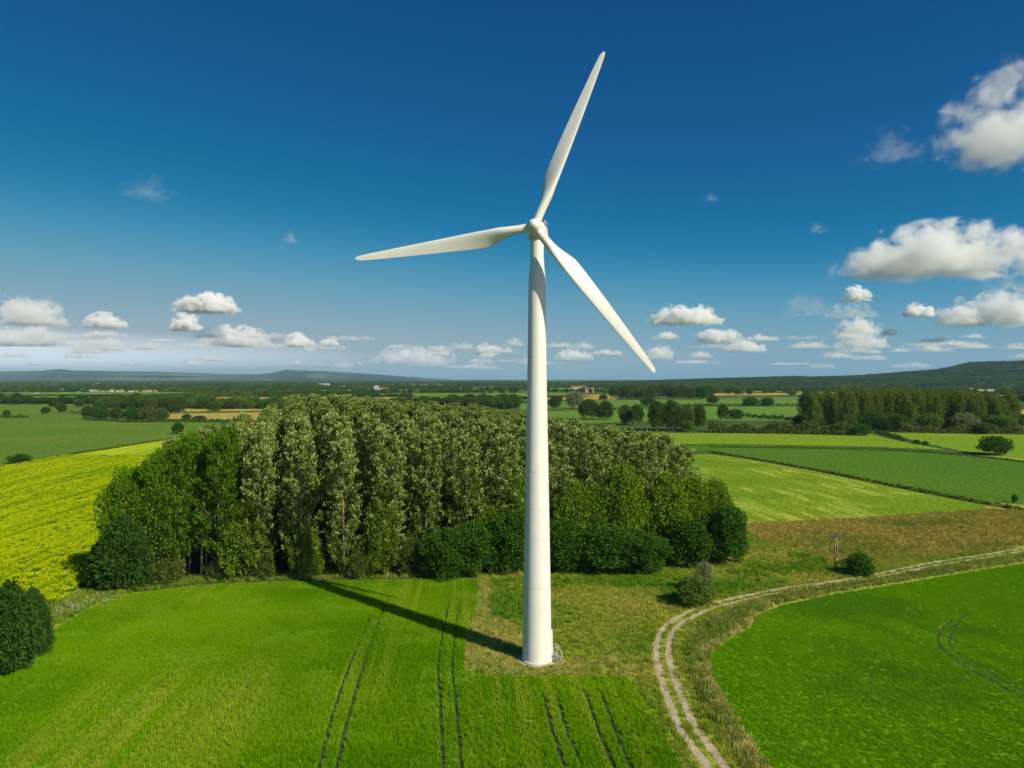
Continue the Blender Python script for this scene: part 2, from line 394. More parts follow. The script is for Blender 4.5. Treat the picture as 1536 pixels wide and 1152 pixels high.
# ------------------------------------------------------------------ the ground and fields
g = 26000.0
struct('ground', mesh('ground', [(-g, -3000, 0), (g, -3000, 0), (g, g, 0), (-g, g, 0)], [(0, 1, 2, 3)], (FM['land'],)))
near = px((-420, 1190), (-420, 640), (1990, 640), (1990, 1190))
Z = .01
near = [(-75, 40), (80, 40), (210, 170), (300, 330), (-150, 330), (-190, 150)]
sheet('meadow', near, .02, FM['rough'])
CROP = px((-200, 1200), (-160, 1075), (0, 1012), (60, 962), (130, 917), (200, 893), (300, 880), (450, 874), (600, 872), (716, 870), (716, 905), (703, 950), (694, 1014), (800, 1018), (938, 1018), (955, 1040), (1022, 1152), (1050, 1200))
RCROP = px((1185, 1200), (1150, 1152), (1108, 1085), (1078, 1035), (1064, 1000), (1066, 982), (1095, 960), (1128, 943), (1135, 925), (1170, 910), (1250, 893), (1390, 870), (1536, 846), (1700, 822), (1900, 850), (1900, 1200))
RAPE = px((-160, 722), (0, 702), (90, 684), (180, 670), (262, 657), (330, 648), (300, 690), (245, 740), (200, 800), (160, 845), (132, 875), (76, 906), (0, 916), (-200, 930))
sheet('barley_field', CROP, .05, FM['barley'], .12)
sheet('crop_field', RCROP, .05, FM['rcrop'], .12)
sheet('rapeseed_field', RAPE, .06, FM['rape'], .2)
PAST = px((-500, 640), (-300, 606), (0, 606), (180, 606), (120, 622), (130, 632), (255, 634), (330, 634), (330, 648), (262, 657), (180, 669), (90, 683), (0, 701), (-160, 721), (-500, 760))
sheet('pasture', PAST, .08, FM['pasture'])
MOWN = px((900, 690), (1066, 681), (1200, 704), (1330, 730), (1478, 758), (1478, 763), (1300, 776), (1120, 786), (900, 800))
sheet('hay_field', MOWN, .06, FM['mown'], .2)
BEET = px((900, 672), (1068, 668), (1200, 670), (1300, 672), (1430, 680), (1536, 692), (1700, 712), (1700, 790), (1536, 757), (1480, 753), (1330, 725), (1200, 699), (1066, 676), (900, 684))
sheet('beet_field', BEET, .07, FM['beet'], .2)
sheet('lime_field', px((850, 648), (1310, 652), (1352, 662), (1420, 675), (1300, 670), (1200, 668), (1068, 666), (850, 668)), .06, FM['lime'], .3)
sheet('lime_field', px((1326, 649), (1700, 652), (1700, 700), (1536, 688), (1440, 676), (1400, 668), (1360, 658)), .07, FM['lime'], .3)
sheet('straw_meadow', px((1112, 788), (1300, 778), (1480, 765), (1700, 772), (1700, 800), (1536, 818), (1400, 835), (1290, 838), (1230, 838), (1190, 815), (1125, 802)), .06, FM['straw'], .5)
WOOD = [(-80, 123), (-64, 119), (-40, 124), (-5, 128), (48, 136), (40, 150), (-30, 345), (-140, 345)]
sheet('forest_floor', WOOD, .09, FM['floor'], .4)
# fields far to the right, seen between the hedges
for nm, pts, z, mk in [
    ('far_field', ((815, 592), (925, 592), (925, 599.5), (815, 601)), .3, 'fartan'),
    ('far_field', ((780, 606), (880, 601), (1215, 596), (1215, 607), (1000, 609), (780, 616)), .3, 'fargreen'),
    ('far_field', ((780, 619), (1000, 612), (1060, 610), (1240, 610), (1255, 632), (1000, 632), (780, 640)), .3, 'fargreen'),
    ('far_field', ((1060, 590), (1220, 588), (1220, 592), (1060, 594)), .4, 'fartan'),
    ('far_field', ((1520, 615), (1700, 612), (1700, 622), (1520, 622)), .3, 'fartan'),
    ('far_field', ((245, 621), (450, 618), (450, 631), (250, 629)), .3, 'fartan'),
    ('far_field', ((275, 613), (450, 610), (450, 616), (280, 618)), .35, 'fartan'),
    ('far_field', ((180, 605), (330, 603), (335, 608), (200, 611)), .3, 'fargreen'),
    ('far_field', ((225, 574.3), (320, 574.1), (320, 575.0), (230, 575.2)), .8, 'fartan'),
    ('far_field', ((290, 573.9), (365, 573.7), (365, 574.6), (295, 574.7)), .9, 'fargreen'),
    ('far_field', ((300, 595), (420, 594), (420, 598), (310, 599)), .4, 'fargreen')]:
    sheet(nm, px(*pts), z, FM[mk])

# track with two worn ruts
TRACK = smooth_line(px((1105, 1200), (1075, 1152), (1050, 1119), (1027, 1084), (1005, 1029), (993, 979), (1003, 946), (1029, 926), (1082, 906), (1170, 887), (1248, 876), (1327, 862), (1405, 846), (1483, 834), (1600, 814), (1750, 792)), 12)
dirt = fieldmat('track_dirt', dict(a=(.44, .36, .25), b=(.37, .295, .195), s1=.5, c=(.20, .17, .08), ang=0, st=(.6, .6), amt=.6, lo=.52, hi=.68, fv=.3, fs=4.0, bd=.05))
mb = MB()
for off in (-.82, .82): mb.add(*strip(TRACK, .86, .075, off, .12))
struct('track', mb.mesh('track', dirt))
struct('track_verge', mesh('track_verge', *strip(TRACK, 3.4, .045), (FM['rough'],)))

# tractor wheelings left open in the crop
TRAM = [px(*p) for p in (
    ((470, 1200), (480, 1149), (502, 1064), (525, 999), (538, 966), (556, 925)),
    ((495, 1200), (506, 1149), (522, 1080), (548, 992), (571, 927), (583, 899)),
    ((664, 1200), (664, 1149), (660, 1048), (657, 1002), (665, 947), (674, 903)),
    ((694, 1200), (691, 1149), (683, 1048), (678, 1002), (683, 947), (689, 903)),
    ((868, 1200), (846, 1149), (828, 1097), (816, 1050)),
    ((886, 1190), (860, 1120), (852, 1106), (837, 1050)),
    ((942, 1200), (919, 1149), (899, 1103), (879, 1042)),
    ((966, 1200), (942, 1146), (922, 1097), (903, 1045)),
    )]
TRAMR = [px(*p) for p in (
    ((1640, 1100), (1536, 1051), (1483, 1022), (1428, 988), (1407, 965), (1412, 947), (1430, 928)),
    ((1640, 1085), (1536, 1039), (1483, 1010), (1440, 983), (1424, 963), (1436, 936), (1452, 920)),
    )]
TAN = [px(*p) for p in (((423, 980), (395, 1022), (355, 1080)), ((395, 986), (370, 1025), (325, 1100)), ((290, 980), (255, 1020), (200, 1085)),
    ((268, 985), (215, 1035), (120, 1120)), ((127, 968), (70, 1012), (0, 1061)), ((205, 915), (150, 955)))]
TRAM = [smooth_line(l, 8) for l in TRAM]; TRAMR = [smooth_line(l, 8) for l in TRAMR]; TAN = [smooth_line(l, 6) for l in TAN]
soil = plain('crop_soil', (.034, .058, .005), .95, var=.3, scale=1.0)
soilt = plain('crop_sparse', (.17, .18, .03), .95, var=.3, scale=1.0)
mb = MB(); [mb.add(*strip(l, .46, .06)) for l in TRAM + TRAMR]; struct('wheel_tracks', mb.mesh('wheel_tracks', soil))
mb = MB(); [mb.add(*strip(l, .34, .06)) for l in TAN]; struct('sparse_rows', mb.mesh('sparse_rows', soilt))

# ------------------------------------------------------------------ grass and crop cover
def tuft(name, mat, n, h, w, rad_, lean, seed, head=None):
    rng = np.random.default_rng(seed)
    a = rng.uniform(0, 6.28, n); r = rad_ * np.sqrt(rng.random(n)); B = np.stack([r * np.cos(a), r * np.sin(a), np.zeros(n)], 1)
    D = np.stack([rng.normal(size=n) * lean, rng.normal(size=n) * lean, np.ones(n)], 1); hh = h * rng.uniform(.65, 1.15, n)
    T = B + D * hh[:, None]; p = rng.uniform(0, 6.28, n); W = np.stack([np.cos(p), np.sin(p), np.zeros(n)], 1) * w * .5
    V = np.stack([B - W, B + W, T + W * .25, T - W * .25], 1).reshape(-1, 3); F = np.arange(4 * n).reshape(n, 4)
    mi = np.zeros(n, int); mats = [mat]
    if head:
        hm, hn, hl, hw = head
        k = rng.integers(0, n, hn); C = T[k] - D[k] * hl * .6
        V2, F2 = leaves(C, D[k] + rng.normal(size=(hn, 3)) * .5, hl, hw, rng)
        F = np.concatenate([F, F2 + len(V)]); V = np.concatenate([V, V2]); mi = np.concatenate([mi, np.ones(hn, int)]); mats.append(hm)
    return bpy.data.objects.new(name, mesh(name, V, F, mats, mi))

def cover(name, poly, dens, src, hs, label, cat, avoid=(), tilt=.08, minus=(), keep=None):
    P = fill(poly, dens)
    for ln, dd in avoid: P = P[seg_dist(P, ln) > dd * np.where(P[:, 1] > 90, .75, 1.0)]
    for q in minus: P = P[~inside(P, q)]
    if keep is not None: P = P[keep(P)]
    n = len(P); s = R_.uniform(.8, 1.25, n); h = R_.uniform(hs[0], hs[1], n)
    print(name, n)
    return scatter(name, np.c_[P, np.full(n, .03)], np.stack([s, s, h], 1), tilt, src, label, cat)

def clumpy(lo, sc, seed):
    rr = np.random.default_rng(seed); ph = rr.uniform(0, 6.28, (6, 2)); kk = rr.normal(size=(6, 2)) * sc
    def f(P):
        v = sum(np.sin(P @ kk[i] + ph[i, 0]) for i in range(6)) / 2.4
        return v + R_.normal(size=len(P)) * .35 > lo
    return f

t_bar = tuft('barley_tuft', blademat('barley_blade', S['barley'], .35, 1.35), 19, .46, .045, .16, .13, 1)
t_rc = tuft('crop_tuft', blademat('crop_blade', S['rcrop'], .35, 1.35), 18, .28, .042, .17, .15, 2)
t_rg = tuft('rough_tuft', blademat('rough_blade', S['rough'], .3, 1.3), 26, .42, .055, .34, .3, 3)
t_st = tuft('straw_tuft', blademat('straw_blade', S['straw'], .3, 1.3), 26, .6, .07, .45, .28, 4)
t_tg = tuft('tall_tuft', blademat('tall_blade', S['tallgreen'], .35, 1.3), 26, .8, .08, .4, .22, 5)
t_ra = tuft('rape_tuft', M['green'], 14, .8, .08, .5, .25, 6, (blademat('rape_flower', S['rape'], .3, 1.25), 60, .17, .17))
cover('barley', CROP, 16.0, t_bar, (.8, 1.15), 'bright green barley covering the field before the turbine', 'crop', [(l, .26) for l in TRAM] + [(l, .17) for l in TAN])
cover('crop_grass', RCROP, 14.0, t_rc, (.75, 1.1), 'smooth vivid green crop in the curved field right of the track', 'crop', [(l, .27) for l in TRAMR])
ROUGH = px((716, 862), (850, 856), (1085, 845), (1100, 792), (1230, 838), (1536, 822), (1700, 800), (1700, 826), (1536, 842), (1250, 888), (1170, 905), (1130, 921), (1120, 942), (1090, 957), (1060, 980), (1058, 1000), (1102, 1085), (1145, 1152), (1180, 1200), (1055, 1200), (1024, 1152), (957, 1036), (940, 1016), (697, 1013), (706, 950), (718, 905))
PAD = px((765, 985), (855, 980), (858, 996), (840, 1003), (770, 1003))
pc = np.array(G(805, 992))
cover('rough_grass', ROUGH, 5.0, t_rg, (.5, 1.25), 'rough green and straw grass around the turbine and along the track', 'grass', [(TRACK + 0, .35)] if 0 else [], .15,
      keep=lambda P: (np.linalg.norm(P - pc - (0, .6), axis=1) > 2.9) & ~((np.abs(seg_dist(P, TRACK) - .82) < .5)) & ((seg_dist(P, TRACK) > 1.2) | (R_.random(len(P)) < .6)))
TALL = px((850, 880), (985, 884), (1010, 905), (1060, 895), (1170, 880), (1245, 866), (1240, 842), (1125, 812), (1125, 858), (960, 866), (735, 870), (735, 925), (770, 935), (850, 925))
cover('tall_grass', TALL, 2.2, t_tg, (.5, 1.3), 'tall green grass and nettles between the wood and the track', 'grass', [(TRACK, 2.5)], .15, keep=clumpy(-.15, .35, 3))
STRAW = px((1118, 787), (1300, 777), (1480, 765), (1700, 772), (1700, 800), (1536, 818), (1400, 838), (1290, 845), (1235, 842), (1200, 825), (1125, 806))
cover('straw_grass', STRAW, 2.4, t_st, (.5, 1.2), 'straw coloured rough grass on the meadow behind the utility pole', 'grass', [(TRACK, 2.5)], .2)
VERGE = px((40, 985), (62, 955), (132, 912), (205, 888), (300, 876), (450, 870), (600, 868), (716, 866), (716, 855), (600, 860), (450, 862), (300, 868), (190, 876), (140, 880), (80, 907), (40, 930))
t_ve = tuft('verge_tuft', blademat('verge_blade', S['verge'], .3, 1.3), 24, .65, .07, .4, .3, 8)
cover('verge_grass', VERGE, 3.5, t_ve, (.5, 1.3), 'uneven grass verge between the wood and the barley', 'grass', (), .2)
BANK = px((1075, 1035), (1062, 1000), (1064, 978), (1092, 957), (1124, 941), (1131, 922), (1170, 906), (1250, 889), (1390, 866), (1536, 842), (1536, 836), (1390, 858), (1250, 880), (1170, 892), (1100, 915), (1050, 940), (1030, 980), (1040, 1029), (1085, 1100), (1120, 1152), (1150, 1200), (1182, 1200), (1148, 1152), (1105, 1085))
S['bank'] = dict(a=(.120, .190, .022), b=(.200, .215, .050), s1=.12, c=(.33, .29, .10), ang=60, st=(.1, .3), amt=.6, d=(.08, .16, .015), s4=.2, damt=.6, fv=.5, fs=1.2)
t_bk = tuft('bank_tuft', blademat('bank_blade', S['bank'], .3, 1.3), 26, .6, .07, .42, .3, 14)
S['seed'] = dict(a=(.46, .38, .13), b=(.36, .33, .10), s1=.2, fv=.4, fs=1.2)
t_sd = tuft('seed_tuft', blademat('seed_blade', S['seed'], .3, 1.25), 24, .7, .06, .35, .3, 15)
cover('bank_grass', BANK, 4.0, t_bk, (.6, 1.5), 'grey-green rough grass on the bank between track and crop', 'grass', (), .2)
EDGE = np.array(RCROP[:14])
cover('seeding_grass', BANK, 5.0, t_sd, (.5, 1.1), 'pale seeding grass along the edge of the curved crop', 'grass', (), .2, keep=lambda P: seg_dist(P, EDGE) < .6 + 1.8 * R_.random(len(P)) ** 2)
DRY = px((697, 950), (706, 945), (716, 900), (724, 872), (735, 872), (742, 915), (765, 938), (790, 960), (790, 985), (835, 992), (935, 985), (960, 1000), (938, 1018), (840, 1015), (697, 1013))
cover('dry_grass', DRY, 7.0, t_sd, (.25, .6), 'dry straw coloured grass around the foot of the turbine', 'grass', (), .2, keep=lambda P: (np.linalg.norm(P - pc - (0, .6), axis=1) > 2.9) & clumpy(-.45, .4, 21)(P))
cover('rapeseed', RAPE, 1.5, t_ra, (.8, 1.15), 'yellow flowering rapeseed in the field left of the wood', 'crop', (), .05, keep=lambda P: (P[:, 1] < 330) & (R_.random(len(P)) < np.clip(260 / P[:, 1] - .35, .25, 1)))
# flowers in the verge
fl = tuft('flower_tuft', M['green'], 8, .7, .05, .3, .25, 12, (plain('white_flower', (.75, .74, .62), .8), 8, .10, .10))
FLW = px((75, 930), (100, 905), (150, 893), (165, 905), (120, 920))
cover('flowers', FLW, 1.2, fl, (.8, 1.2), 'white cow parsley in the verge beside the rapeseed', 'flowers', (), .1)
cover('flowers', px((900, 886), (1000, 890), (1100, 870), (1100, 885), (1010, 905), (950, 900)), .10, fl, (1.0, 1.5), 'scattered white umbels among tall grass near the track-side bush', 'flowers', (), .1)

# ------------------------------------------------------------------ clouds: each a real body of vapour high above the plain
def cloudmat(name, dens, sc, seed, thr=.5, soft=.22, floor_=.28):
    m, t, o = newmat(name)
    tc = t.n('ShaderNodeTexCoord').outputs['Object']          # -1..1 in the cloud's own box
    sep = t.n('ShaderNodeSeparateXYZ'); t.l(tc, sep.inputs[0]); x, y, z = sep.outputs
    # flat base, domed top
    zb = t.math('MULTIPLY_ADD', z, .5, .5, clamp=True)                    # 0 bottom, 1 top
    r2 = t.math('ADD', t.math('MULTIPLY', x, x), t.math('MULTIPLY', y, y))
    dome = t.math('SUBTRACT', 1.0, t.math('ADD', r2, t.math('MULTIPLY', t.math('POWER', zb, 1.8), 1.0)))
    P = t.n('ShaderNodeNewGeometry').outputs['Position']
    v = t.map(P, scale=(sc, sc, sc * 1.25), loc=(seed * 3.7, seed * 1.3, seed * .7))
    n1 = t.noise(v, 1.0, 7, .60, .35); n0 = t.noise(v, .38, 2, .5)
    base = t.ramp(t.math('MULTIPLY_ADD', t.math('SUBTRACT', n1, .5), .35, zb), .0, .16)
    f = t.math('ADD', t.math('MULTIPLY', dome, 1.0), t.math('ADD', t.math('MULTIPLY', t.math('SUBTRACT', n1, .5), 2.7), t.math('MULTIPLY', t.math('SUBTRACT', n0, .5), 2.2)))
    d = t.math('MULTIPLY', t.ramp(f, thr - .5, thr - .5 + soft), base)
    e = t.ramp(dome, 0.0, .12)
    vs = t.n('ShaderNodeVolumeScatter'); vs.inputs['Color'].default_value = (.97, .95, .92, 1); vs.inputs['Anisotropy'].default_value = 0.0
    t.l(t.math('MULTIPLY', t.math('MULTIPLY', d, e), dens), vs.inputs['Density'])
    t.l(vs.outputs[0], o.inputs['Volume'])
    return m
CLM = MB().box((0, 0, 0), (2, 2, 2)).mesh('cloud', None) if False else mesh('cloud', *(lambda a: (np.concatenate(a.V), a.F))(MB().lathe([(1.0, -1), (1.0, -.2), (.96, .2), (.8, .6), (.5, .92), (.2, 1.0)], 20)))

def cloud(x0, x1, ytop, ybase, alt, label, dens=1.0, sc=1.0, thr=.5, soft=.2, group='cumulus clouds'):
    thr += .36; soft *= 2.1; dens *= .44
    d = (alt - HC) / ((HY - ybase) / FPX); w = (x1 - x0) / FPX * d; h = (ybase - ytop) / FPX * d; xc = ((x0 + x1) / 2 - 768) / FPX * d
    me = CLM.copy(); i = len([q for q in bpy.data.materials if q.name.startswith('cloud')])
    me.materials.clear(); me.materials.append(cloudmat('cloud', 14.0 / (w * .35) * dens, 3.4 / max(h * 1.2, w * .28) * sc, i + 1, thr, soft))
    o = put('cloud', me); o.location = (xc, d + w * .25, alt + h * .53); o.scale = (w * .54, min(w, 2.2 * h + .3 * w) * .46, h * .58)
    return tag(o, label, 'cloud', group)
CUM = 'fair weather cumulus clouds'
BIG = [(1290, 1650, 314, 396, 1000, 'large white flat-based cumulus at the right picture edge', 1.0, 1.0, .46, .2),
    (1440, 1720, 60, 216, 1000, 'ragged grey-white cloud high at the upper right corner', .55, 1.5, .52, .4),
    (1290, 1420, 178, 232, 1000, 'small thin grey cloud left of the high ragged one', .07, 1.3, .56, .7),
    (244, 352, 435, 466, 1000, 'compact white cumulus highest of those on the left', 1.2, 1.0, .42, .2),
    (250, 299, 464, 495, 900, 'small white cumulus just below the compact one on the left', 1.0, 1.0, .42, .2),
    (974, 1096, 451, 484, 1000, 'white cumulus alone right of the lower turbine blade', 1.1, 1.0, .44, .2),
    (-60, 88, 434, 484, 1000, 'layered grey-white cumulus at the left picture edge', .55, 1.3, .52, .25),
    (146, 264, 251, 290, 1000, 'thin grey wisp of cloud high on the left', .06, 1.4, .58, .7),
    (-40, 86, 482, 517, 900, 'white cumulus low at the left edge under the layered one', .6, 1.3, .50, .22),
    (106, 180, 466, 490, 900, 'soft white cumulus between the edge cloud and the compact one', .8, 1.0, .46, .25),
    (90, 184, 498, 525, 800, 'broken cumulus below the soft white one on the left', .5, 1.3, .52, .3),
    (284, 402, 485, 518, 800, 'long heaped cumulus under the compact one on the left', .9, 1.1, .46, .22),
    (408, 474, 498, 519, 800, 'low cumulus right of the long heaped one', .9, 1.0, .46, .22),
    (474, 507, 504, 518, 800, 'tiny puff at the right end of the low left cumulus line', .9, 1.0, .44, .25),
    (546, 690, 516, 545, 700, 'pinkish cumulus bank low behind the left of the tower', .8, 1.2, .48, .25),
    (710, 752, 513, 532, 800, 'small cumulus just left of the tower', .8, 1.0, .46, .25),
    (828, 894, 519, 540, 700, 'low cumulus between tower and lower blade', .8, 1.1, .48, .25),
    (1044, 1124, 489, 513, 800, 'white cumulus below the lone one right of the blade', .9, 1.1, .46, .22),
    (1090, 1156, 505, 527, 700, 'small cumulus trailing right of the lower white one', .8, 1.1, .48, .22),
    (1264, 1314, 427, 450, 900, 'small white cumulus below the large right cloud', .9, 1.0, .45, .25),
    (1360, 1408, 450, 473, 900, 'small white cumulus nearer the right edge, left of a broad bank', .9, 1.0, .45, .25),
    (1414, 1512, 444, 486, 900, 'broad cumulus bank low at the right', .5, 1.3, .51, .25),
    (1470, 1620, 424, 484, 900, 'grey-white bank cut off by the right edge', .7, 1.1, .48, .3),
    (1484, 1600, 396, 430, 900, 'faint haze-like cloud under the large right cumulus at the edge', .10, 1.0, .5, .6),
    (1176, 1258, 430, 472, 900, 'faint grey broken cloud left of the small one below the large cumulus', .10, 1.2, .5, .6),
    (1236, 1342, 448, 474, 900, 'long ragged cloud above two stacked low ones on the right', .25, 1.2, .5, .5),
    (1256, 1338, 473, 501, 800, 'upper of two stacked low cumulus on the right', .5, 1.3, .51, .25),
    (1262, 1350, 494, 521, 700, 'lower of two stacked low cumulus on the right', .45, 1.3, .52, .25),
    (966, 1024, 513, 538, 700, 'low faint cumulus at the tip of the lower blade', .6, 1.1, .48, .3),
    (1054, 1086, 284, 300, 1000, 'tiny faint streak of cloud right of the turbine', .05, 1.4, .54, .7),
    (416, 452, 338, 362, 1000, 'tiny faint puff left of the rotor', .05, 1.2, .5, .7),
    (1214, 1246, 328, 348, 1000, 'tiny faint puff left of the large right cumulus', .05, 1.2, .5, .7)]
for a in BIG: cloud(*a[:6], dens=a[6], sc=a[7], thr=a[8], soft=a[9], group=CUM)
rc = np.random.default_rng(77)
for i in range(80):
    x = rc.uniform(-40, 1580); yb = 500 + 54 * rc.random() ** .8; w = rc.uniform(22, 100); h = rc.uniform(6, 13) * (1.25 - (yb - 500) / 90)
    cloud(x, x + w, yb - h, yb, 650, 'small faint puff of cloud, one of many strung low along the horizon', dens=rc.uniform(.2, .7), sc=rc.uniform(.8, 1.4), thr=.42, soft=.4, group='small clouds along the horizon')
# ------------------------------------------------------------------ the poplar wood
ORD = ['first', 'second', 'third', 'fourth', 'fifth', 'sixth', 'seventh', 'eighth', 'ninth', 'tenth', 'eleventh', 'twelfth', 'thirteenth', 'fourteenth']
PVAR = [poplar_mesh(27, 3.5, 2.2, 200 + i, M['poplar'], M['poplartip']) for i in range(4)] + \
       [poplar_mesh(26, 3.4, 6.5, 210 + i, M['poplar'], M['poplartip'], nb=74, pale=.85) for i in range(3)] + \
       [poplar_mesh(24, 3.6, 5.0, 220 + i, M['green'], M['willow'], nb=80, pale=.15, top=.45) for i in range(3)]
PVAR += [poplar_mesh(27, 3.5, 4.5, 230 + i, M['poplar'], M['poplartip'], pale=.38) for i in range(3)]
PTK = [a.mesh('poplar_trunk', M['barkpoplar']) for a, b in PVAR]
ROWX = [212, 268, 325, 385, 450, 515, 580, 645, 710, 775, 848, 918, 985, 1046]
U = np.array([-.302, .953])
for i, x in enumerate(ROWX):
    yb = np.interp(x, [200, 450, 700, 850, 1050], [872, 867, 860, 852, 840])
    st = np.array(G(x, yb)) + U * (0 if i < 7 else 5)
    for k in range([5, 8, 12, 16, 20][i] if i < 5 else 22):
        p = st + U * (8.4 * k) + R_.normal(size=2) * .22
        if i < 3: v = 7 + (i + k) % 3 if k < 4 else (i + k) % 4
        elif i < 8: v = (i * 3 + k) % 4
        else: v = 4 + (i + k) % 3
        if k > 4 and not (i < 3 and k < 4): v = 10 + (i * 2 + k) % 3 if (i + 2 * k) % 5 else v
        h = [20.5, 24, 25.5, 26.5, 27.3, 27.5, 27.3, 27, 26.6, 26.3, 25.8, 25.2, 24.6, 24.0][i] / (27 if v >= 10 else 24 if v >= 7 else 26 if v >= 4 else 27)
        if i < 3 and k >= 4: h = max(h, .84 + .03 * i)
        elif 4 <= i < 9 and k > 5: h *= 1.045
        h *= {0: .915, 1: .965}.get(k, 1.0) if i > 2 else 1.0
        e = bpy.data.objects.new('poplar_tree', None); COL.objects.link(e); e.location = (p[0], p[1], 0)
        if i >= 11: h *= 1.0
        e.rotation_euler.z = rad(17.6) + math.pi * (k % 2); s = h * R_.uniform(.97, 1.03); e.scale = (s * R_.uniform(.86, .94) * (1 if i < 9 else 1.1) / (.93 if k == 0 else 1), s * R_.uniform(1.22, 1.36), s)
        if k == 0 and i < 3: lab = 'bright green poplar at the front of the wood, %s row from its left edge' % ORD[i]
        elif k == 0: lab = 'tall pale-tipped poplar at the front of the wood, heading the %s row from the left' % ORD[i]
        elif i in (0, 13): lab = 'poplar along the %s flank of the wood, behind its corner tree' % ('left' if i == 0 else 'right')
        else: lab = 'tall poplar inside the wood, one of the crowns behind its front trees'
        tag(e, lab, 'tree', 'poplars planted in rows in the wood')
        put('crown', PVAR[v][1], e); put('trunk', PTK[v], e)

def T(name, k, x, y, hpx, wpx, label, group=None, cat='tree', crown='crown', back=0.0):
    X, Y = G(x, y); s = Y / FPX; Y += back
    return tree(name, k, X, Y, hpx * s, wpx * s, label, cat, group, crown)
U1 = 'dark hedge trees along the wood'
T('conifer', 'cypress', 186, 884, 122, 92, 'dark green conifer at the left front corner of the wood')
T('conifer', 'cypress', 156, 882, 84, 56, 'small dark conifer beside the rapeseed at the wood corner')
T('conifer', 'cypress', 14, 1008, 148, 92, 'dark conifer nearest the camera at the left picture edge')
T('conifer', 'cypress', 50, 985, 112, 58, 'narrower dark conifer between the edge conifer and the barley')
T('conifer', 'cypress', -34, 1000, 138, 90, 'dark conifer cut off by the left picture edge')
T('broadleaf_tree', 'tallgreen', 192, 872, 182, 84, 'bright green broadleaf tree behind the corner conifer')
T('broadleaf_tree', 'tallgreen', 245, 870, 208, 88, 'taller bright green tree beside the bare pale trunks')
T('broadleaf_tree', 'tallgreen', 284, 858, 225, 80, 'high bright green crown above the bare pale trunks')
T('young_tree', 'willow', 362, 868, 128, 78, 'bright green young tree in front of the leftmost pale-tipped poplar')
T('young_tree', 'willow', 572, 864, 138, 60, 'light green young tree before the poplars, left of the tower')
T('young_tree', 'willow', 466, 868, 78, 44, 'slender green sapling where the tower shadow meets the wood')
T('shrub', 'bush', 250, 876, 48, 52, 'rounded green shrub at the foot of the bare pale trunks', None, 'shrub', 'leaves')
T('shrub', 'bush', 326, 868, 34, 40, 'low olive shrub left of the young tree at the wood edge', None, 'shrub', 'leaves')
T('shrub', 'bush', 395, 868, 40, 36, 'small olive shrub just right of the young green tree', None, 'shrub', 'leaves')
T('shrub', 'bush', 540, 866, 46, 44, 'small leafy shrub below the light green young tree', None, 'shrub', 'leaves')
T('shrub', 'bush', 612, 862, 62, 50, 'olive shrub left of the dark hedge trees', None, 'shrub', 'leaves')
for x, y, h, w, lab in (
    (668, 868, 80, 66, 'leftmost of the dark bushy trees along the wood front'), (712, 862, 84, 72, 'dark bushy tree second from the left in the dark row'),
    (764, 858, 98, 70, 'dark bushy tree just left of the turbine tower'), (846, 858, 84, 66, 'dark bushy tree just right of the turbine tower'),
    (905, 857, 76, 84, 'wide dark bushy tree below the light green willows'), (962, 858, 66, 74, 'low dark bushy tree under the tallest willow'),
    (1028, 848, 78, 72, 'dark bushy tree behind the green bush by the track'), (1090, 846, 96, 58, 'dark bushy tree at the right corner of the wood')):
    T('hawthorn_tree', 'bigdark', x, y, h, w * 1.14, lab, U1)
for x, y, h, w, lab in (
    (732, 862, 112, 58, 'small light green willow rising over the dark trees left of the tower'), (778, 858, 152, 66, 'light green willow partly behind the tower'),
    (862, 858, 138, 74, 'light green willow first to the right of the tower'), (902, 857, 128, 66, 'light green willow second to the right of the tower'),
    (944, 857, 162, 82, 'tallest light green willow, pointed, third right of the tower'), (1012, 852, 142, 78, 'light green willow fourth right of the tower'),
    (1052, 848, 132, 66, 'light green willow beside the right corner willow'), (1086, 846, 128, 62, 'light green willow at the right corner of the wood')):
    T('willow_tree', 'willow', x, y, h * 1.03, w * 1.18, lab, 'light green willows along the wood', back=5.5)

# bare pale trunks in the gap at the left
for x, y, zt, lab in ((302, 866, 15, 'bare pale trunk standing alone in the gap of the wood'), (309, 858, 16, 'bare pale trunk just right of the lone one'), (265, 862, 13, 'bare pale trunk left of the dark gap'), (275, 860, 13, 'thin bare pale trunk beside the leftmost one')):
    X, Y = G(x, y); mb = MB(); mb.tube([(0, 0, 0), (.1, 0, zt * .5), (.05, .1, zt)], [.2, .16, .08], 8)
    for a in range(5):
        an = a * 2.4; mb.tube([(0.05, 0, zt * (.6 + a * .07)), (1.0 * math.cos(an), 1.0 * math.sin(an), zt * (.6 + a * .07) + .9)], [.05, .015], 5, False)
    o = mb.build('bare_tree_trunk', M['barkpale'], None, True); o.location = (X, Y, 0); tag(o, lab, 'tree trunk', 'bare trunks in the gap')

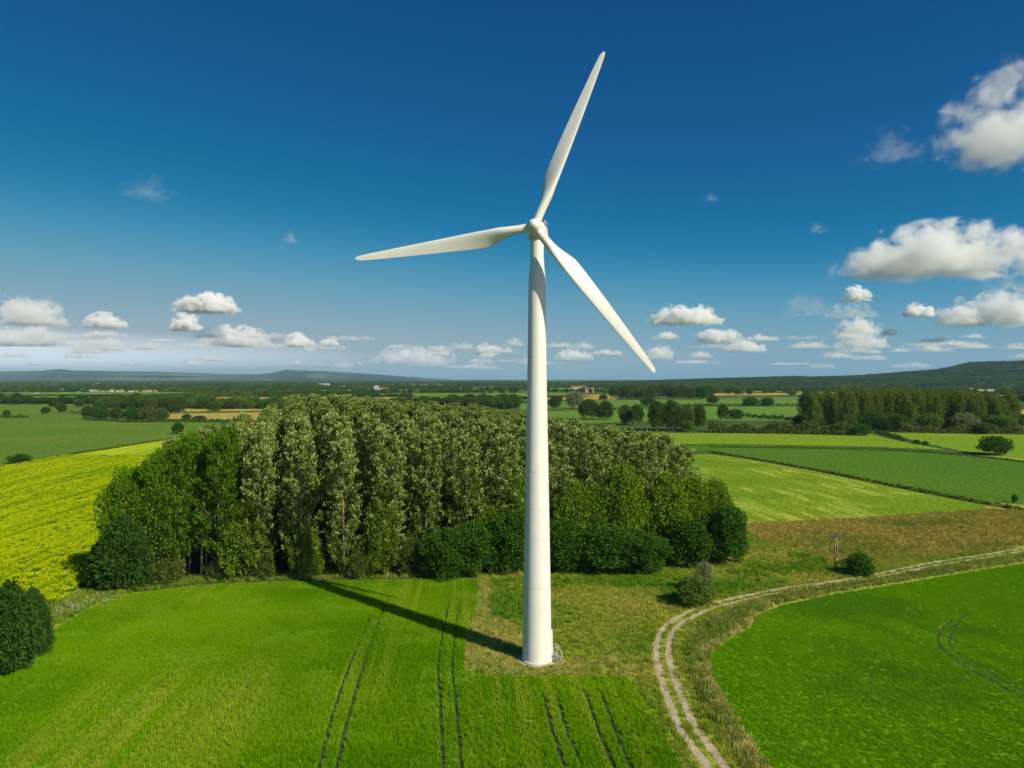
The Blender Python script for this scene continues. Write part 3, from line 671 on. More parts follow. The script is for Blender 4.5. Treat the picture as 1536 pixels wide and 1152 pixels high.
# ------------------------------------------------------------------ bushes and pole by the track
T('bush', 'trackbush', 1042, 908, 46, 58, 'rounded green bush beside the bend of the track', None, 'bush', 'leaves')
T('sapling', 'grey', 1056, 892, 54, 26, 'pale grey-green sapling growing out of the green bush', None, 'sapling')
T('bush', 'darkbush', 1289, 863, 36, 46, 'round dark green bush right of the utility pole', None, 'bush', 'leaves')
X, Y = G(1254, 858)
pole = bpy.data.objects.new('utility_pole', None); COL.objects.link(pole); pole.location = (X, Y, 0); pole.rotation_euler.z = rad(-8)
tag(pole, 'twin grey wooden utility pole with insulators behind the track', 'utility pole')
wood = plain('pole_wood', (.20, .145, .095), .85, var=.25, scale=3); steel = plain('pole_steel', (.12, .11, .105), .6, .3); ins = plain('insulator', (.06, .045, .04), .25)
for sx in (-.19, .19): MB().tube([(sx, 0, 0), (sx * .95, 0, 3.5), (sx * .9, 0, 7.1)], [.15, .135, .12], 10).build('pole', wood, pole, True)
mb = MB()
for sy in (-.16, .16): mb.box((0, sy, 6.95), (3.3, .09, .12)); 
arm = mb.build('crossarm', steel, pole)
MB().box((0, 0, 6.6), (.85, .42, .16)).box((0, 0, 7.14), (.7, .3, .1)).build('bracket', steel, pole)
for sx in (-1.55, 0, 1.55): MB().lathe([(.03, 0), (.10, .03), (.06, .09), (.11, .13), (.06, .2), (.09, .25), (.03, .33)], 12, (sx, 0, 7.03)).build('insulator', ins, arm, True)
for sx in (-1.75, -1.0, 1.25): MB().tube([(sx, -.16, 6.9), (sx - .12, -.62, 6.72)], [.05, .09], 8).build('insulator', ins, arm, True)
MB().box((.185, -.155, 2.35), (.26, .03, .34)).build('warning_sign', plain('sign_yellow', (.70, .55, .05), .5), pole)

# ------------------------------------------------------------------ wind turbine
bx, by = G(805.5, 991)
D = by
tb = bpy.data.objects.new('wind_turbine', None); COL.objects.link(tb); tb.location = (bx, by, 0)
tag(tb, 'tall white three-bladed wind turbine standing before the poplar wood', 'wind turbine')
white, t_, o_ = newmat('turbine_white')
p_ = t_.n('ShaderNodeBsdfPrincipled'); p_.inputs['Roughness'].default_value = .42
tc_ = t_.n('ShaderNodeTexCoord').outputs['Object']
c_ = t_.mix(t_.ramp(t_.noise(tc_, .5, 5), .35, .65), (.70, .69, .645), (.675, .66, .61))
c_ = t_.mix(t_.math('MULTIPLY', t_.ramp(t_.noise(t_.map(tc_, scale=(3.5, 3.5, .10)), 1.0, 4, .6), .52, .70), .22), c_, (.56, .53, .45))
c_ = t_.mix(t_.math('MULTIPLY', t_.ramp(t_.noise(tc_, 2.2, 6, .7), .60, .72), .12), c_, (.45, .42, .34))
t_.l(c_, p_.inputs['Base Color']); t_.l(p_.outputs[0], o_.inputs['Surface'])
seamm = plain('seam_paint', (.52, .51, .47), .5); concrete = plain('concrete', (.50, .42, .33), .9, var=.2, scale=2); vent = plain('vent_dark', (.025, .018, .016), .7)
grat = plain('galvanised', (.30, .34, .35), .45, .6); railm = plain('rail_paint', (.55, .55, .38), .5)
HUB = 54.6
zt = lambda y: HC + (HY - y) / FPX * D
hw = lambda w: w / FPX * D / 2
prof = [(hw(44), .42), (hw(43), 2.0), (hw(41.5), zt(900)), (hw(38), zt(800)), (hw(34.5), zt(706)), (hw(29.6), zt(580)), (hw(28), zt(530)), (hw(26.4), zt(450)), (hw(25.2), zt(418)), (hw(23.4), zt(408)), (hw(20.8), zt(393)), (hw(20.2), zt(384)), (hw(19.8), zt(358))]
tower = MB().lathe(prof, 96).build('tower', white, tb, True, 40)
for y in (536, 706, 762, 806, 878):
    r = np.interp(zt(y), [p[1] for p in prof], [p[0] for p in prof])
    MB().lathe([(r - .02, zt(y) - .035), (r + .004, zt(y) - .03), (r + .004, zt(y) + .03), (r - .02, zt(y) + .035)], 96).build('section_seam', seamm, tower, True, 40)
MB().lathe([(hw(44) + .02, .16), (hw(44) + .16, .18), (hw(44) + .16, .30), (hw(44) + .1, .36), (hw(44) + .02, .42)], 72).build('base_flange', seamm, tb, True, 40)
MB().lathe([(2.62, -.2), (2.62, .1), (2.5, .16), (.5, .16)], 8).build('foundation', concrete, tb)
# door, steps and handrails on the right side
da = rad(-4); rb = hw(43.4)
mb = MB(); mb.box((rb + .02, 0, 2.35), (.22, 1.0, 2.9)); dr = mb.build('door_frame', white, tower)
MB().box((rb + .135, 0, 2.3), (.03, .76, 2.3)).build('door', plain('door_paint', (.70, .69, .64), .4), tower)
mb = MB()
for i in range(4): mb.box((rb + .38 + .27 * i, 0, .88 - .22 * i), (.27, .95, .04))
for sy in (-.48, .48): mb.tube([(rb + .15, sy, .95), (rb + .5, sy, .9), (rb + 1.35, sy, .1)], [.045] * 3, 6)
steps = mb.build('access_steps', grat, tb)
mb = MB()
for sy in (-.5, .5):
    mb.tube([(rb + .2, sy, .9), (rb + .2, sy, 1.75), (rb + .45, sy, 1.95), (rb + .8, sy, 1.8), (rb + 1.3, sy, 1.15), (rb + 1.35, sy, .1)], [.028] * 6, 6)
    mb.tube([(rb + .7, sy, .7), (rb + .7, sy, 1.85)], [.025] * 2, 6)
mb.build('handrail', railm, steps)
mb = MB(); mb.box((rb + .75, -.95, .42), (.6, .4, .5)); mb.box((rb + .75, -.95, .69), (.66, .46, .04)); mb.build('cable_cabinet', grat, tb)

YAW = rad(9.5); TILT = rad(5)
nh = np.array([-math.sin(YAW), -math.cos(YAW), 0]); rt = np.array([math.cos(YAW), -math.sin(YAW), 0]); zz_ = np.array([0, 0, 1.0])
nf = nh * math.cos(TILT) + zz_ * math.sin(TILT); up = zz_ * math.cos(TILT) - nh * math.sin(TILT)
OFF = 2.35
hubc = nh * OFF + zz_ * HUB
def frame(P): P = np.asarray(P, float); return P[:, :1] * rt + P[:, 1:2] * -nh + P[:, 2:] * zz_      # x right, y back, z up
def loft(rings, caps=True):
    k = len(rings[0]); V = np.concatenate(rings)
    F = [(i * k + j, i * k + (j + 1) % k, (i + 1) * k + (j + 1) % k, (i + 1) * k + j) for i in range(len(rings) - 1) for j in range(k)]
    if caps: F += [tuple(reversed(range(k))), tuple((len(rings) - 1) * k + j for j in range(k))]
    return V, F
def rrect(w, h, y, zc, n=6.0, seg=40):
    th = np.arange(seg) / seg * 2 * math.pi; c, s = np.cos(th), np.sin(th)
    return np.stack([np.sign(c) * np.abs(c) ** (2 / n) * w / 2, np.full(seg, y), zc + np.sign(s) * np.abs(s) ** (2 / n) * h / 2], 1)
rings = [rrect(w, h, y, HUB + dz, n) for y, w, h, dz, n in ((-1.25, 1.3, 1.3, 0, 2.2), (-1.2, 1.75, 1.8, -.02, 2.6), (-.75, 2.0, 2.25, -.12, 4.5), (.6, 2.1, 2.45, -.12, 6), (3.0, 2.0, 2.35, -.05, 6), (4.3, 1.8, 2.0, .1, 5), (4.6, 1.4, 1.5, .2, 4))]
V, F = loft([frame(r) for r in rings]); nac = MB().add(V, F).build('nacelle', white, tb, True, 50)
MB().lathe([(1.02, zt(358) - .1), (1.08, zt(358)), (1.05, HUB - 1.15), (.8, HUB - 1.1)], 64).build('yaw_bearing', plain('bearing_grey', (.35, .34, .31), .5), tb, True, 40)
mb = MB(); mb.add(frame(MB().box((.62, 1.3, HUB + 1.22), (.75, 1.6, .34)).V[0]), MB().box((0, 0, 0), (1, 1, 1)).F); mb.build('cooler_hood', white, nac)
mb = MB(); mb.add(frame(MB().box((.62, .49, HUB + 1.22), (.6, .03, .26)).V[0]), MB().box((0, 0, 0), (1, 1, 1)).F); mb.build('vent', vent, nac)
mb = MB(); mb.add(frame(MB().box((1.06, .35, HUB + .85), (.03, 1.0, .42)).V[0]), MB().box((0, 0, 0), (1, 1, 1)).F); mb.build('vent', vent, nac)
# spinner
sp = [(0.02, -1.45), (.28, -1.40), (.52, -1.22), (.72, -.92), (.86, -.5), (.93, 0), (.93, .55), (.86, .85), (.6, .98)]
rings = []
for r, y in sp:
    th = np.arange(48) / 48 * 2 * math.pi
    rings.append(np.stack([r * np.cos(th)] * 3, 1) * rt - y * nf + np.stack([r * np.sin(th)] * 3, 1) * up + hubc)
V, F = loft(rings); MB().add(V, F).build('spinner', white, tb, True, 60)
RB = 23.3
def blade(phi):
    er = math.cos(phi) * rt + math.sin(phi) * up; et = -math.sin(phi) * rt + math.cos(phi) * up
    out = []; n = 36; th = np.arange(n) / n * 2 * math.pi
    for q in [.022, .05, .08, .11, .15, .19, .23, .27, .31, .37, .45, .55, .65, .75, .84, .91, .95, .975, .99, .997, 1.0]:
        ch = np.interp(q, [.02, .10, .15, .21, .27, .32, .4, .6, .8, .93, .975, .99, 1], [1.05, 1.08, 1.30, 1.85, 2.18, 2.14, 1.95, 1.55, 1.10, .78, .60, .42, .12])
        tr = np.interp(q, [.02, .09, .2, .3, .5, 1], [1.0, .95, .48, .32, .22, .16]); tw = rad(np.interp(q, [.02, .12, .25, .4, .6, 1], [36, 36, 28, 16, 8, 3]))
        ax = np.interp(q, [.02, .1, .25, 1], [.5, .5, .30, .34])
        c = (1 - np.cos(th)) / 2; blend = np.interp(q, [.09, .24], [1, 0])
        yt = 5 * (0.2969 * np.sqrt(c) - .126 * c - .3516 * c ** 2 + .2843 * c ** 3 - .1015 * c ** 4) * tr
        air = np.stack([c - ax, np.where(np.sin(th) >= 0, yt, -yt * .75) + .06 * tr * np.sin(math.pi * c)], 1)
        cir = np.stack([c - .5, np.sin(th) * .5], 1)
        P = (blend * cir + (1 - blend) * air) * ch
        u = math.cos(tw) * et - math.sin(tw) * nf; w = -(math.sin(tw) * et + math.cos(tw) * nf) * -1
        w = np.cross(u, er); w = w if np.dot(w, nf) < 0 else -w
        out.append(hubc + er * (RB * q) + P[:, :1] * u + P[:, 1:] * w + nf * (.5 * q ** 2))
    return loft(out)
for ph in (68.5, 188.5, 308.5):
    V, F = blade(rad(ph)); MB().add(V, F).build('blade', white, tb, True, 50)

# ------------------------------------------------------------------ single trees, hedges and copses in the middle distance
HG = 'hedgerow trees of the middle distance'
mid = [  # kind, px, base row, height, width, label
    ('oak', 68, 621, 11, 15, 'small round tree on the far pasture edge, left of its neighbour'), ('oak', 93, 619, 15, 16, 'round tree on the far pasture edge, right of its neighbour'),
    ('dark', 10, 625, 11, 11, 'small dark tree in the far hedge at the left picture edge'), ('oak', 80, 611, 11, 14, 'tree beyond the far pasture left of the village'),
    ('oak', 120, 611, 12, 16, 'tree beyond the far pasture above the shrub hedge'), ('dark', 150, 614, 13, 18, 'dark tree behind the long copse at its left'),
    ('oak', 132, 629, 22, 22, 'first tree of the long copse from the left'), ('dark', 152, 630, 22, 24, 'second tree of the long copse from the left'),
    ('oak', 174, 631, 20, 24, 'third tree of the long copse from the left'), ('dark', 198, 633, 24, 28, 'fourth tree of the long copse, dark and round'),
    ('olive', 222, 633, 25, 28, 'fifth tree of the long copse, olive green'), ('olive', 242, 632, 22, 24, 'last tree of the long copse on the right'),
    ('oak', 267, 651, 18, 19, 'lone round tree between pasture and rapeseed'), ('darkbush', 30, 695, 15, 32, 'dark bush between pasture and rapeseed at the left'),
    ('dark', 280, 631, 11, 14, 'small dark tree right of the lone round tree, behind it'), ('oak', 300, 632, 9, 22, 'low bushy tree by the tan far field'),
    ('oak', 262, 620, 15, 20, 'tree behind the tan far field, left'), ('dark', 322, 617, 15, 22, 'dark tree beside the wood top at the left'),
    ('oak', 345, 614, 14, 20, 'tree at the far tan strip nearest the wood'), ('dark', 205, 611, 12, 18, 'dark tree on the far green strip'),
    ('oak', 20, 607, 12, 18, 'tree at the far left end of the pasture hedge'), ('oak', 230, 606, 13, 20, 'tree above the long copse in the far hedge'),
    ('grey', 862, 613, 27, 27, 'pale grey willow beside the tan field right of the tower'), ('oak', 838, 604, 10, 14, 'small tree left of the pale grey willow'),
    ('oak', 905, 601, 10, 14, 'small tree standing in the tan field'), ('oak', 832, 614, 22, 20, 'tree just right of the tower behind the wood'),
    ('dark', 972, 609, 15, 26, 'dark round tree between two far green fields'), ('oak', 1070, 607, 15, 18, 'tree on the hedge between the far green fields'),
    ('dark', 1126, 609, 15, 24, 'left of two dark round trees on the far hedge'), ('dark', 1151, 609, 14, 22, 'right of two dark round trees on the far hedge'),
    ('oak', 884, 630, 34, 32, 'tree rising behind the wood, first right of the grey willow'), ('oak', 908, 630, 30, 30, 'tree rising behind the wood, second right of the grey willow'),
    ('olive', 938, 637, 32, 22, 'slim olive tree left of the tall clump'), ('oak', 955, 638, 34, 22, 'slim dark tree left of the tall clump'),
    ('oak', 986, 646, 46, 32, 'left tree of the tall clump behind the wood'), ('oak', 1008, 646, 48, 32, 'tallest tree of the clump behind the wood'),
    ('olive', 1030, 646, 42, 26, 'olive tree in the right half of the tall clump'), ('oak', 1049, 645, 40, 24, 'right tree of the tall clump behind the wood'),
    ('greentree', 1032, 648, 18, 20, 'low bright green tree in front of the tall clump'), ('oak', 1085, 631, 27, 17, 'narrow lone tree right of the tall clump'),
    ('dark', 1104, 629, 17, 24, 'broad dark tree right of the narrow lone tree'),
    ('dark', 1212, 628, 46, 30, 'dark tree at the left end of the plantation'), ('dark', 1234, 630, 42, 34, 'dark broad tree in the left corner of the plantation'),
    ('oak', 1252, 634, 38, 32, 'oak at the foot of the plantation, left'), ('grey', 1271, 642, 36, 30, 'pale grey-green willow at the plantation foot'),
    ('greentree', 1236, 641, 18, 14, 'small bright tree left of the pale plantation willow'), ('dark', 1290, 653, 19, 34, 'low dark round tree where the hedgerow meets the plantation'),
    ('dark', 1312, 645, 30, 44, 'wide dark oak at the plantation foot, left of centre'), ('dark', 1345, 646, 27, 40, 'round dark oak at the plantation foot, centre'),
    ('dark', 1388, 640, 27, 34, 'dark oak at the plantation foot, behind the gap'), ('olive', 1428, 643, 27, 34, 'olive willow at the plantation foot, right of centre'),
    ('grey', 1449, 648, 30, 36, 'pale willow spreading at the plantation foot'), ('olive', 1476, 651, 19, 30, 'low olive willow right of the spreading pale one'),
    ('greentree', 1505, 647, 26, 36, 'green tree at the right end of the plantation'), ('dark', 1482, 632, 28, 30, 'dark tree at the right end within the plantation'),
    ('dark', 1530, 640, 20, 24, 'dark tree at the right picture edge by the plantation'), ('olive', 1520, 650, 14, 20, 'low olive tree at the right picture edge'),
    ('dark', 1493, 682, 30, 49, 'lone round dark tree on the field boundary at the right'), ('darkbush', 1375, 666, 7, 11, 'left of two tiny dark bushes on the field bank'),
    ('darkbush', 1388, 668, 7, 10, 'right of two tiny dark bushes on the field bank'), ('dark', 1522, 754, 14, 8, 'little dark sapling on the bank at the right edge'),
]
rm = np.random.default_rng(909)
for x in list(range(922, 1070, 9)):
    mid.append((('oak', 'dark', 'oak', 'olive')[rm.integers(4)], x + rm.uniform(-3, 3), 598.5 + rm.uniform(-1.5, 1), rm.uniform(17, 23), rm.uniform(16, 22), 'tree of the dark belt of wood behind the far green fields, right of the tower'))
for x in list(range(-12, 250, 13)):
    mid.append((('oak', 'dark', 'oak', 'olive')[rm.integers(4)], x + rm.uniform(-5, 5), 604 + rm.uniform(-3, 3), rm.uniform(9, 15), rm.uniform(14, 22), 'hedgerow tree of the far line beyond the left pasture'))
for x in list(range(1075, 1215, 17)):
    mid.append((('oak', 'dark', 'olive')[rm.integers(3)], x + rm.uniform(-6, 6), 591 + rm.uniform(-1.5, 2), rm.uniform(8, 13), rm.uniform(11, 18), 'hedgerow tree on the far side of the fields left of the plantation'))
for x in list(range(1200, 1530, 24)):
    mid.append((('oak', 'olive', 'dark', 'greentree')[rm.integers(4)], x + rm.uniform(-7, 7), 643 + rm.uniform(-3, 4), rm.uniform(18, 30), rm.uniform(22, 34), 'bushy tree among the undergrowth at the foot of the plantation'))
for k, x, y, h, w, lab in mid:
    b = 'bush' in k
    T('bush' if b else 'field_tree', k, x, y, h, w, lab, HG, 'bush' if b else 'tree', 'leaves' if b else 'crown')
PG = 'straight poplars of the right-hand plantation'
for r in range(5):
    for j in range(17):
        x = 1222 + j * 18 + R_.uniform(-5, 5) + (r % 2) * 8; Y = 505 + r * 24 + R_.uniform(-5, 5)
        X = (x - 768) / FPX * Y * (1 if r else 1); h = np.interp(x, [1210, 1300, 1400, 1530], [27.5, 30, 29.5, 25]) * R_.uniform(.95, 1.06)
        lab = 'slender plantation poplar with visible pale trunk in the front line of the right copse' if r == 0 else 'plantation poplar deeper inside the right-hand copse, only its top showing'
        tree('plantation_tree', 'plantation', X, Y, h * R_.uniform(.88, 1.04), R_.uniform(9, 12.5), lab, 'tree', PG)
# hedges: each one continuous plant
def hedge(line, h, w, leaf, label, n=900, L=.9, name='hedge'):
    ln = smooth_line(line, 6); rng = np.random.default_rng(len(label) * 7 + n)
    s = np.r_[0, np.cumsum(np.linalg.norm(np.diff(ln, axis=0), axis=1))]; t = rng.uniform(0, s[-1], n)
    c = np.stack([np.interp(t, s, ln[:, 0]), np.interp(t, s, ln[:, 1])], 1)
    lump = .7 + .3 * np.sin(t / h * .9 + np.sin(t / h * .37) * 2) * .6 + .25 * np.sin(t / h * 2.3 + 1)
    a = rng.uniform(0, math.pi, n); rr = rng.uniform(.6, 1.05, n)
    P = np.c_[c + (np.cos(a) * rr * w / 2)[:, None] * unit(rng.normal(size=2) * .2 + np.array([.35, .94])), np.maximum(.1, np.sin(a) * rr * h * lump)]
    A = np.c_[np.cos(a), rng.normal(size=n) * .5, np.sin(a)] + rng.normal(size=(n, 3)) * .7
    V, F = leaves(P, A, L * rng.uniform(.7, 1.4, n), L * .7, rng)
    o = put(name, mesh(name, V, F, (leaf,))); tag(o, label, 'hedge'); return o
hedge(px((1062, 648), (1110, 649), (1160, 650), (1210, 651), (1250, 652), (1282, 653)), 7.5, 9, M['olive'], 'thick grey-green hedgerow behind the lime field, running to the plantation', 5200, 1.3)
hedge(px((1120, 626), (1160, 629), (1200, 632), (1225, 634)), 4.0, 4, M['dark'], 'low dark hedge on the near side of the far green field', 1500, 1.2)
hedge(px((985, 611), (1060, 609), (1140, 609), (1215, 609)), 3.5, 5, M['oak'], 'far hedge dividing the two green fields right of the tower', 1500, 1.5)
hedge(px((1312, 649), (1328, 653), (1345, 658), (1357, 662)), 2.6, 4, M['dark'], 'short clipped hedge running down from the plantation into the lime fields', 1500, .7)
hedge(px((0, 627), (20, 627), (40, 627)), 3.2, 6, M['oak'], 'low hedge under the small dark tree at the left edge', 600, 1.0)
hedge(px((104, 620), (112, 620.5), (122, 621)), 3.8, 5, M['olive'], 'short hedge right of the two round pasture trees', 400, 1.0)
hedge(px((1350, 648), (1420, 650), (1500, 651), (1560, 652)), 6.0, 7, M['olive'], 'shrubby hedge along the foot of the plantation', 4200, 1.1)
hedge(px((1065, 671), (1200, 673), (1300, 675), (1400, 680), (1480, 687), (1560, 697)), .8, 1.6, M['oak'], 'thin dark field boundary between the lime and beet fields', 3500, .5)
hedge(px((1066, 679), (1200, 702), (1330, 728), (1480, 757), (1560, 770)), 1.0, 3.2, M['olive'], 'weedy bank between the hay field and the beet field', 6500, .5)
hedge(px((245, 633), (300, 633), (345, 634)), 3.0, 4, M['dark'], 'dark hedge on the near side of the far tan field at the left', 900, 1.1)
hedge(px((0, 703), (90, 685), (180, 671), (262, 658), (300, 653)), .9, 3.0, M['olive'], 'grassy bank between pasture and rapeseed', 4500, .55)

# houses of the far village
hw_ = [plain('house_white', (.55, .53, .48), .8), plain('house_pink', (.36, .25, .20), .85), plain('house_cream', (.42, .38, .30), .85)]
roofm = [plain('roof_brown', (.22, .13, .10), .85), plain('roof_grey', (.25, .25, .26), .8)]
def house(X, Y, w, d, h, wm, rm, label, cat='house', group='pale houses of the far village', rz=0.0):
    e = bpy.data.objects.new('house' if cat == 'house' else 'barn', None); COL.objects.link(e); e.location = (X, Y, 0); e.rotation_euler.z = rz
    tag(e, label, cat, group if cat == 'house' else None)
    MB().box((0, 0, h / 2), (w, d, h)).build('wall', wm, e)
    r = h * .55; V = [(-w / 2 - .4, -d / 2 - .4, h), (w / 2 + .4, -d / 2 - .4, h), (w / 2 + .4, d / 2 + .4, h), (-w / 2 - .4, d / 2 + .4, h), (-w / 2 - .4, 0, h + r), (w / 2 + .4, 0, h + r)]
    rfo = MB().add(V, [(0, 1, 5, 4), (2, 3, 4, 5), (0, 4, 3), (1, 2, 5), (3, 2, 1, 0)]).build('roof', rm, e)
    if w > 6:
        MB().box((w * .3, 0, h + r * .95), (1.0, .8, h * .3)).build('chimney', hw_[1], rfo)
rows = [(x, 587 - abs(x - 190) * .012 + R_.uniform(-1.6, 1.6)) for x in np.linspace(132, 268, 20)] + [(310, 586), (324, 583), (98, 592), (118, 590), (75, 593)]
for i, (x, y) in enumerate(rows):
    X, Y = G(x, y + 4)
    house(X, Y, R_.uniform(8, 13), 8, R_.uniform(5, 6.5), hw_[i % 3], roofm[i % 2], 'tiny pale house among the trees of the far village on the left', rz=R_.uniform(-.5, .5))
X, Y = G(55, 597.5); house(X, Y, 9, 8, 6, hw_[0], roofm[1], 'bright white far house alone left of the village')
X, Y = G(565, 590); house(X, Y, 11, 10, 12, hw_[0], roofm[1], 'tall white far building above the wood, left of the tower')
X, Y = G(575, 590); house(X, Y, 22, 12, 9, hw_[2], roofm[0], 'long cream far building beside the tall white one')
X, Y = G(487, 578); house(X, Y, 50, 20, 7, hw_[0], roofm[1], 'long white far shed below the flat-topped hill', 'barn')
X, Y = G(868, 586); house(X, Y, 44, 20, 9, hw_[2], roofm[0], 'long pinkish far farm building right of the tower', 'barn')
X, Y = G(884, 589); house(X, Y, 22, 12, 8, hw_[1], roofm[0], 'small brick far house beside the pinkish farm building')
X, Y = G(1478, 594); house(X, Y, 34, 18, 9, hw_[2], roofm[1], 'grey-roofed far barn behind the right end of the plantation', 'barn')
X, Y = G(1457, 592); house(X, Y, 9, 8, 9, hw_[2], roofm[0], 'small cream far house left of the grey-roofed barn')

# ------------------------------------------------------------------ hills
def hill(name, sil, d0, d1, d2, mat, rough, seed, cols=260, rws=34, tree_h=0.0):
    rng = np.random.default_rng(seed); xs = np.linspace(sil[0][0], sil[-1][0], cols); ys = np.interp(xs, [a for a, b in sil], [b for a, b in sil])
    ph = rng.uniform(0, 6.28, (14, 2)); fr = rng.uniform(.6, 7, (14, 2)) * np.array([1, 1])
    V = np.zeros((rws, cols, 3))
    for r in range(rws):
        t = r / (rws - 1); d = d0 + (d2 - d0) * t; tp = (d1 - d0) / (d2 - d0)
        prof = (math.sin(min(1, t / tp) * math.pi / 2) ** 1.35) if t <= tp else max(0.0, 1 - ((t - tp) / (1 - tp)) ** 2)
        z = np.maximum(0, HC + (HY - ys) / FPX * d1 - tree_h)
        X = (xs - 768) / FPX * d; s = X / (d1 * .18)
        nz = sum(np.sin(fr[i, 0] * s + fr[i, 1] * d / (d1 * .12) + ph[i, 0]) / (1 + fr[i, 0] * .6) for i in range(14)) / 4
        V[r] = np.stack([X, np.full(cols, d), z * prof * (1 + rough * nz * math.sin(min(1, t / tp) * math.pi)) - (3 if prof == 0 else 0)], 1)
    V[0, :, 2] = -2
    F = [(r * cols + c, r * cols + c + 1, (r + 1) * cols + c + 1, (r + 1) * cols + c) for r in range(rws - 1) for c in range(cols - 1)]
    struct(name, mesh(name, V.reshape(-1, 3), F, (mat,), None, True)); return V
moor = fieldmat('moor', dict(a=(.028, .058, .048), b=(.080, .072, .058), s1=.0007, c=(.006, .026, .024), ang=0, st=(.0005, .0012), amt=.95, lo=.49, hi=.55, d=(.13, .17, .06), s4=.0012, dlo=.54, dhi=.60, damt=.7, fv=.2, fs=.01, bd=8))  # colour c: cloud shadows put into the hill colour as dark noise patches
woodland = fieldmat('hill_wood', dict(a=(.012, .030, .008), b=(.020, .044, .010), s1=.004, c=(.11, .19, .025), ang=0, st=(.002, .004), amt=.8, lo=.66, hi=.70, fv=.4, fs=.06, bd=6))
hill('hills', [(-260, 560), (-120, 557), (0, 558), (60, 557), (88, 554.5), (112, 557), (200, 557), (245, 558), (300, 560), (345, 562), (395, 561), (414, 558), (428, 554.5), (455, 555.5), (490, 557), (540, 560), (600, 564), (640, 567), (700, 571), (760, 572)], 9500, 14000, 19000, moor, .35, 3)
RH = [(880, 571), (960, 570), (1050, 567), (1140, 564.5), (1190, 563), (1215, 564), (1290, 561.5), (1340, 557.5), (1400, 553.5), (1432, 548), (1452, 543), (1480, 542), (1536, 540), (1640, 541), (1800, 552), (1950, 562)]
HV = hill('hills', RH, 2500, 4300, 6200, woodland, .25, 5, tree_h=17.0)

# ------------------------------------------------------------------ woods of the plain, too many to count
FREE = [np.array(p) for p in (PAST, px((780, 616), (780, 590), (925, 590), (1240, 587), (1255, 640), (780, 650)), px((1190, 600), (1530, 600), (1700, 640), (1190, 660)))]
def hill_z(P):
    rws, cols = HV.shape[:2]; r = (P[:, 1] - HV[0, 0, 1]) / (HV[-1, 0, 1] - HV[0, 0, 1]) * (rws - 1); xp = P[:, 0] / P[:, 1] * FPX + 768
    c = (xp - RH[0][0]) / (RH[-1][0] - RH[0][0]) * (cols - 1); ok = (r > 0) & (r < rws - 1) & (c > 0) & (c < cols - 1)
    ri = np.clip(r.astype(int), 0, rws - 1); ci = np.clip(c.astype(int), 0, cols - 1)
    return np.where(ok, np.maximum(0, HV[ri, ci, 2]), 0)
rf = np.random.default_rng(404); FF = []
for i in range(46):
    d = math.exp(rf.uniform(math.log(1000), math.log(4600))); x = rf.choice([rf.uniform(-60, 420), rf.uniform(420, 830), rf.uniform(800, 1620)])
    w = rf.uniform(90, 260) * (d / 1500) ** .6; h = rf.uniform(60, 150) * (d / 1300); X = (x - 768) / FPX * d
    q = [(X - w, d - h + rf.uniform(-30, 30)), (X + w, d - h + rf.uniform(-30, 30)), (X + w * rf.uniform(.7, 1.1), d + h), (X - w * rf.uniform(.7, 1.1), d + h)]
    if max(hill_z(np.array(q))) > 0 or any(inside(np.array([(X, d)]), f)[0] for f in FREE): continue
    sheet('far_field', q, 1.2 + .15 * i, FM[('fargreen', 'lime', 'fartan', 'fargreen', 'pasture')[i % 5]]); FF.append(np.array(q))
FREE += FF
def far_pts(n, d0, d1, seed, thr):
    rng = np.random.default_rng(seed); d = np.exp(rng.uniform(math.log(d0), math.log(d1), n)); x = rng.uniform(-90, 1626, n)
    P = np.stack([(x - 768) / FPX * d, d], 1)
    ph = rng.uniform(0, 6.28, 8); k = rng.normal(size=(8, 2)) * np.array([.006, .0022])
    v = sum(np.sin(P @ k[i] + ph[i]) for i in range(8)) / 2.2
    ok = v + rng.normal(size=n) * .5 > thr
    for f in FREE: ok &= ~inside(P, f)
    return P[ok]
far = np.concatenate([far_pts(9000, 830, 2400, 31, -.35), far_pts(20000, 2000, 9000, 32, -.8)])
z = hill_z(far)
n = len(far); s = R_.uniform(9, 15, n) * np.where(far[:, 1] > 2400, 1.15, 1.0)
pick = (np.sin(far[:, 0] * .011 + np.sin(far[:, 1] * .006) * 2) + R_.normal(size=n) * .9); pick = np.digitize(pick, [-.6, .25, .9])
SRC = [KIND['oak'][0][0], KIND['dark'][0][1], KIND['olive'][0][0], KIND['plantation'][0][0]]
for q, (nm, lab) in enumerate((('distant_woodland', 'mid green woodland spread over the far plain'), ('distant_woodland', 'darker woodland spread over the far plain and hill'), ('distant_woodland', 'olive woodland spread over the far plain'), ('distant_woodland', 'lighter green woodland spread over the far plain'))):
    ii = np.nonzero(pick == q)[0]
    src = bpy.data.objects.new('woodland_tree', SRC[q])
    w = s[ii] * R_.uniform(1.0, 1.7, len(ii))
    scatter(nm, np.c_[far[ii], z[ii]], np.stack([w, w, s[ii]], 1), 0.0, src, lab, 'woodland')
hp = np.stack([R_.uniform(900, 1640, 9000), R_.uniform(2700, 4500, 9000)], 1); hp = np.stack([(hp[:, 0] - 768) / FPX * hp[:, 1], hp[:, 1]], 1); zz = hill_z(hp); kp = (zz > 4) & ((zz > 75) | (np.sin(hp[:, 0] * .008 + np.sin(hp[:, 1] * .012) * 1.5) + R_.normal(size=len(hp)) * .3 > -.35)); hp = hp[kp]; zz = zz[kp]
sc = R_.uniform(11, 17, len(hp)); scatter('hill_woodland', np.c_[hp, zz], np.stack([sc * 1.3, sc * 1.3, sc], 1), 0.0, bpy.data.objects.new('woodland_tree', SRC[1]), 'dark forest covering the right-hand hill', 'woodland')

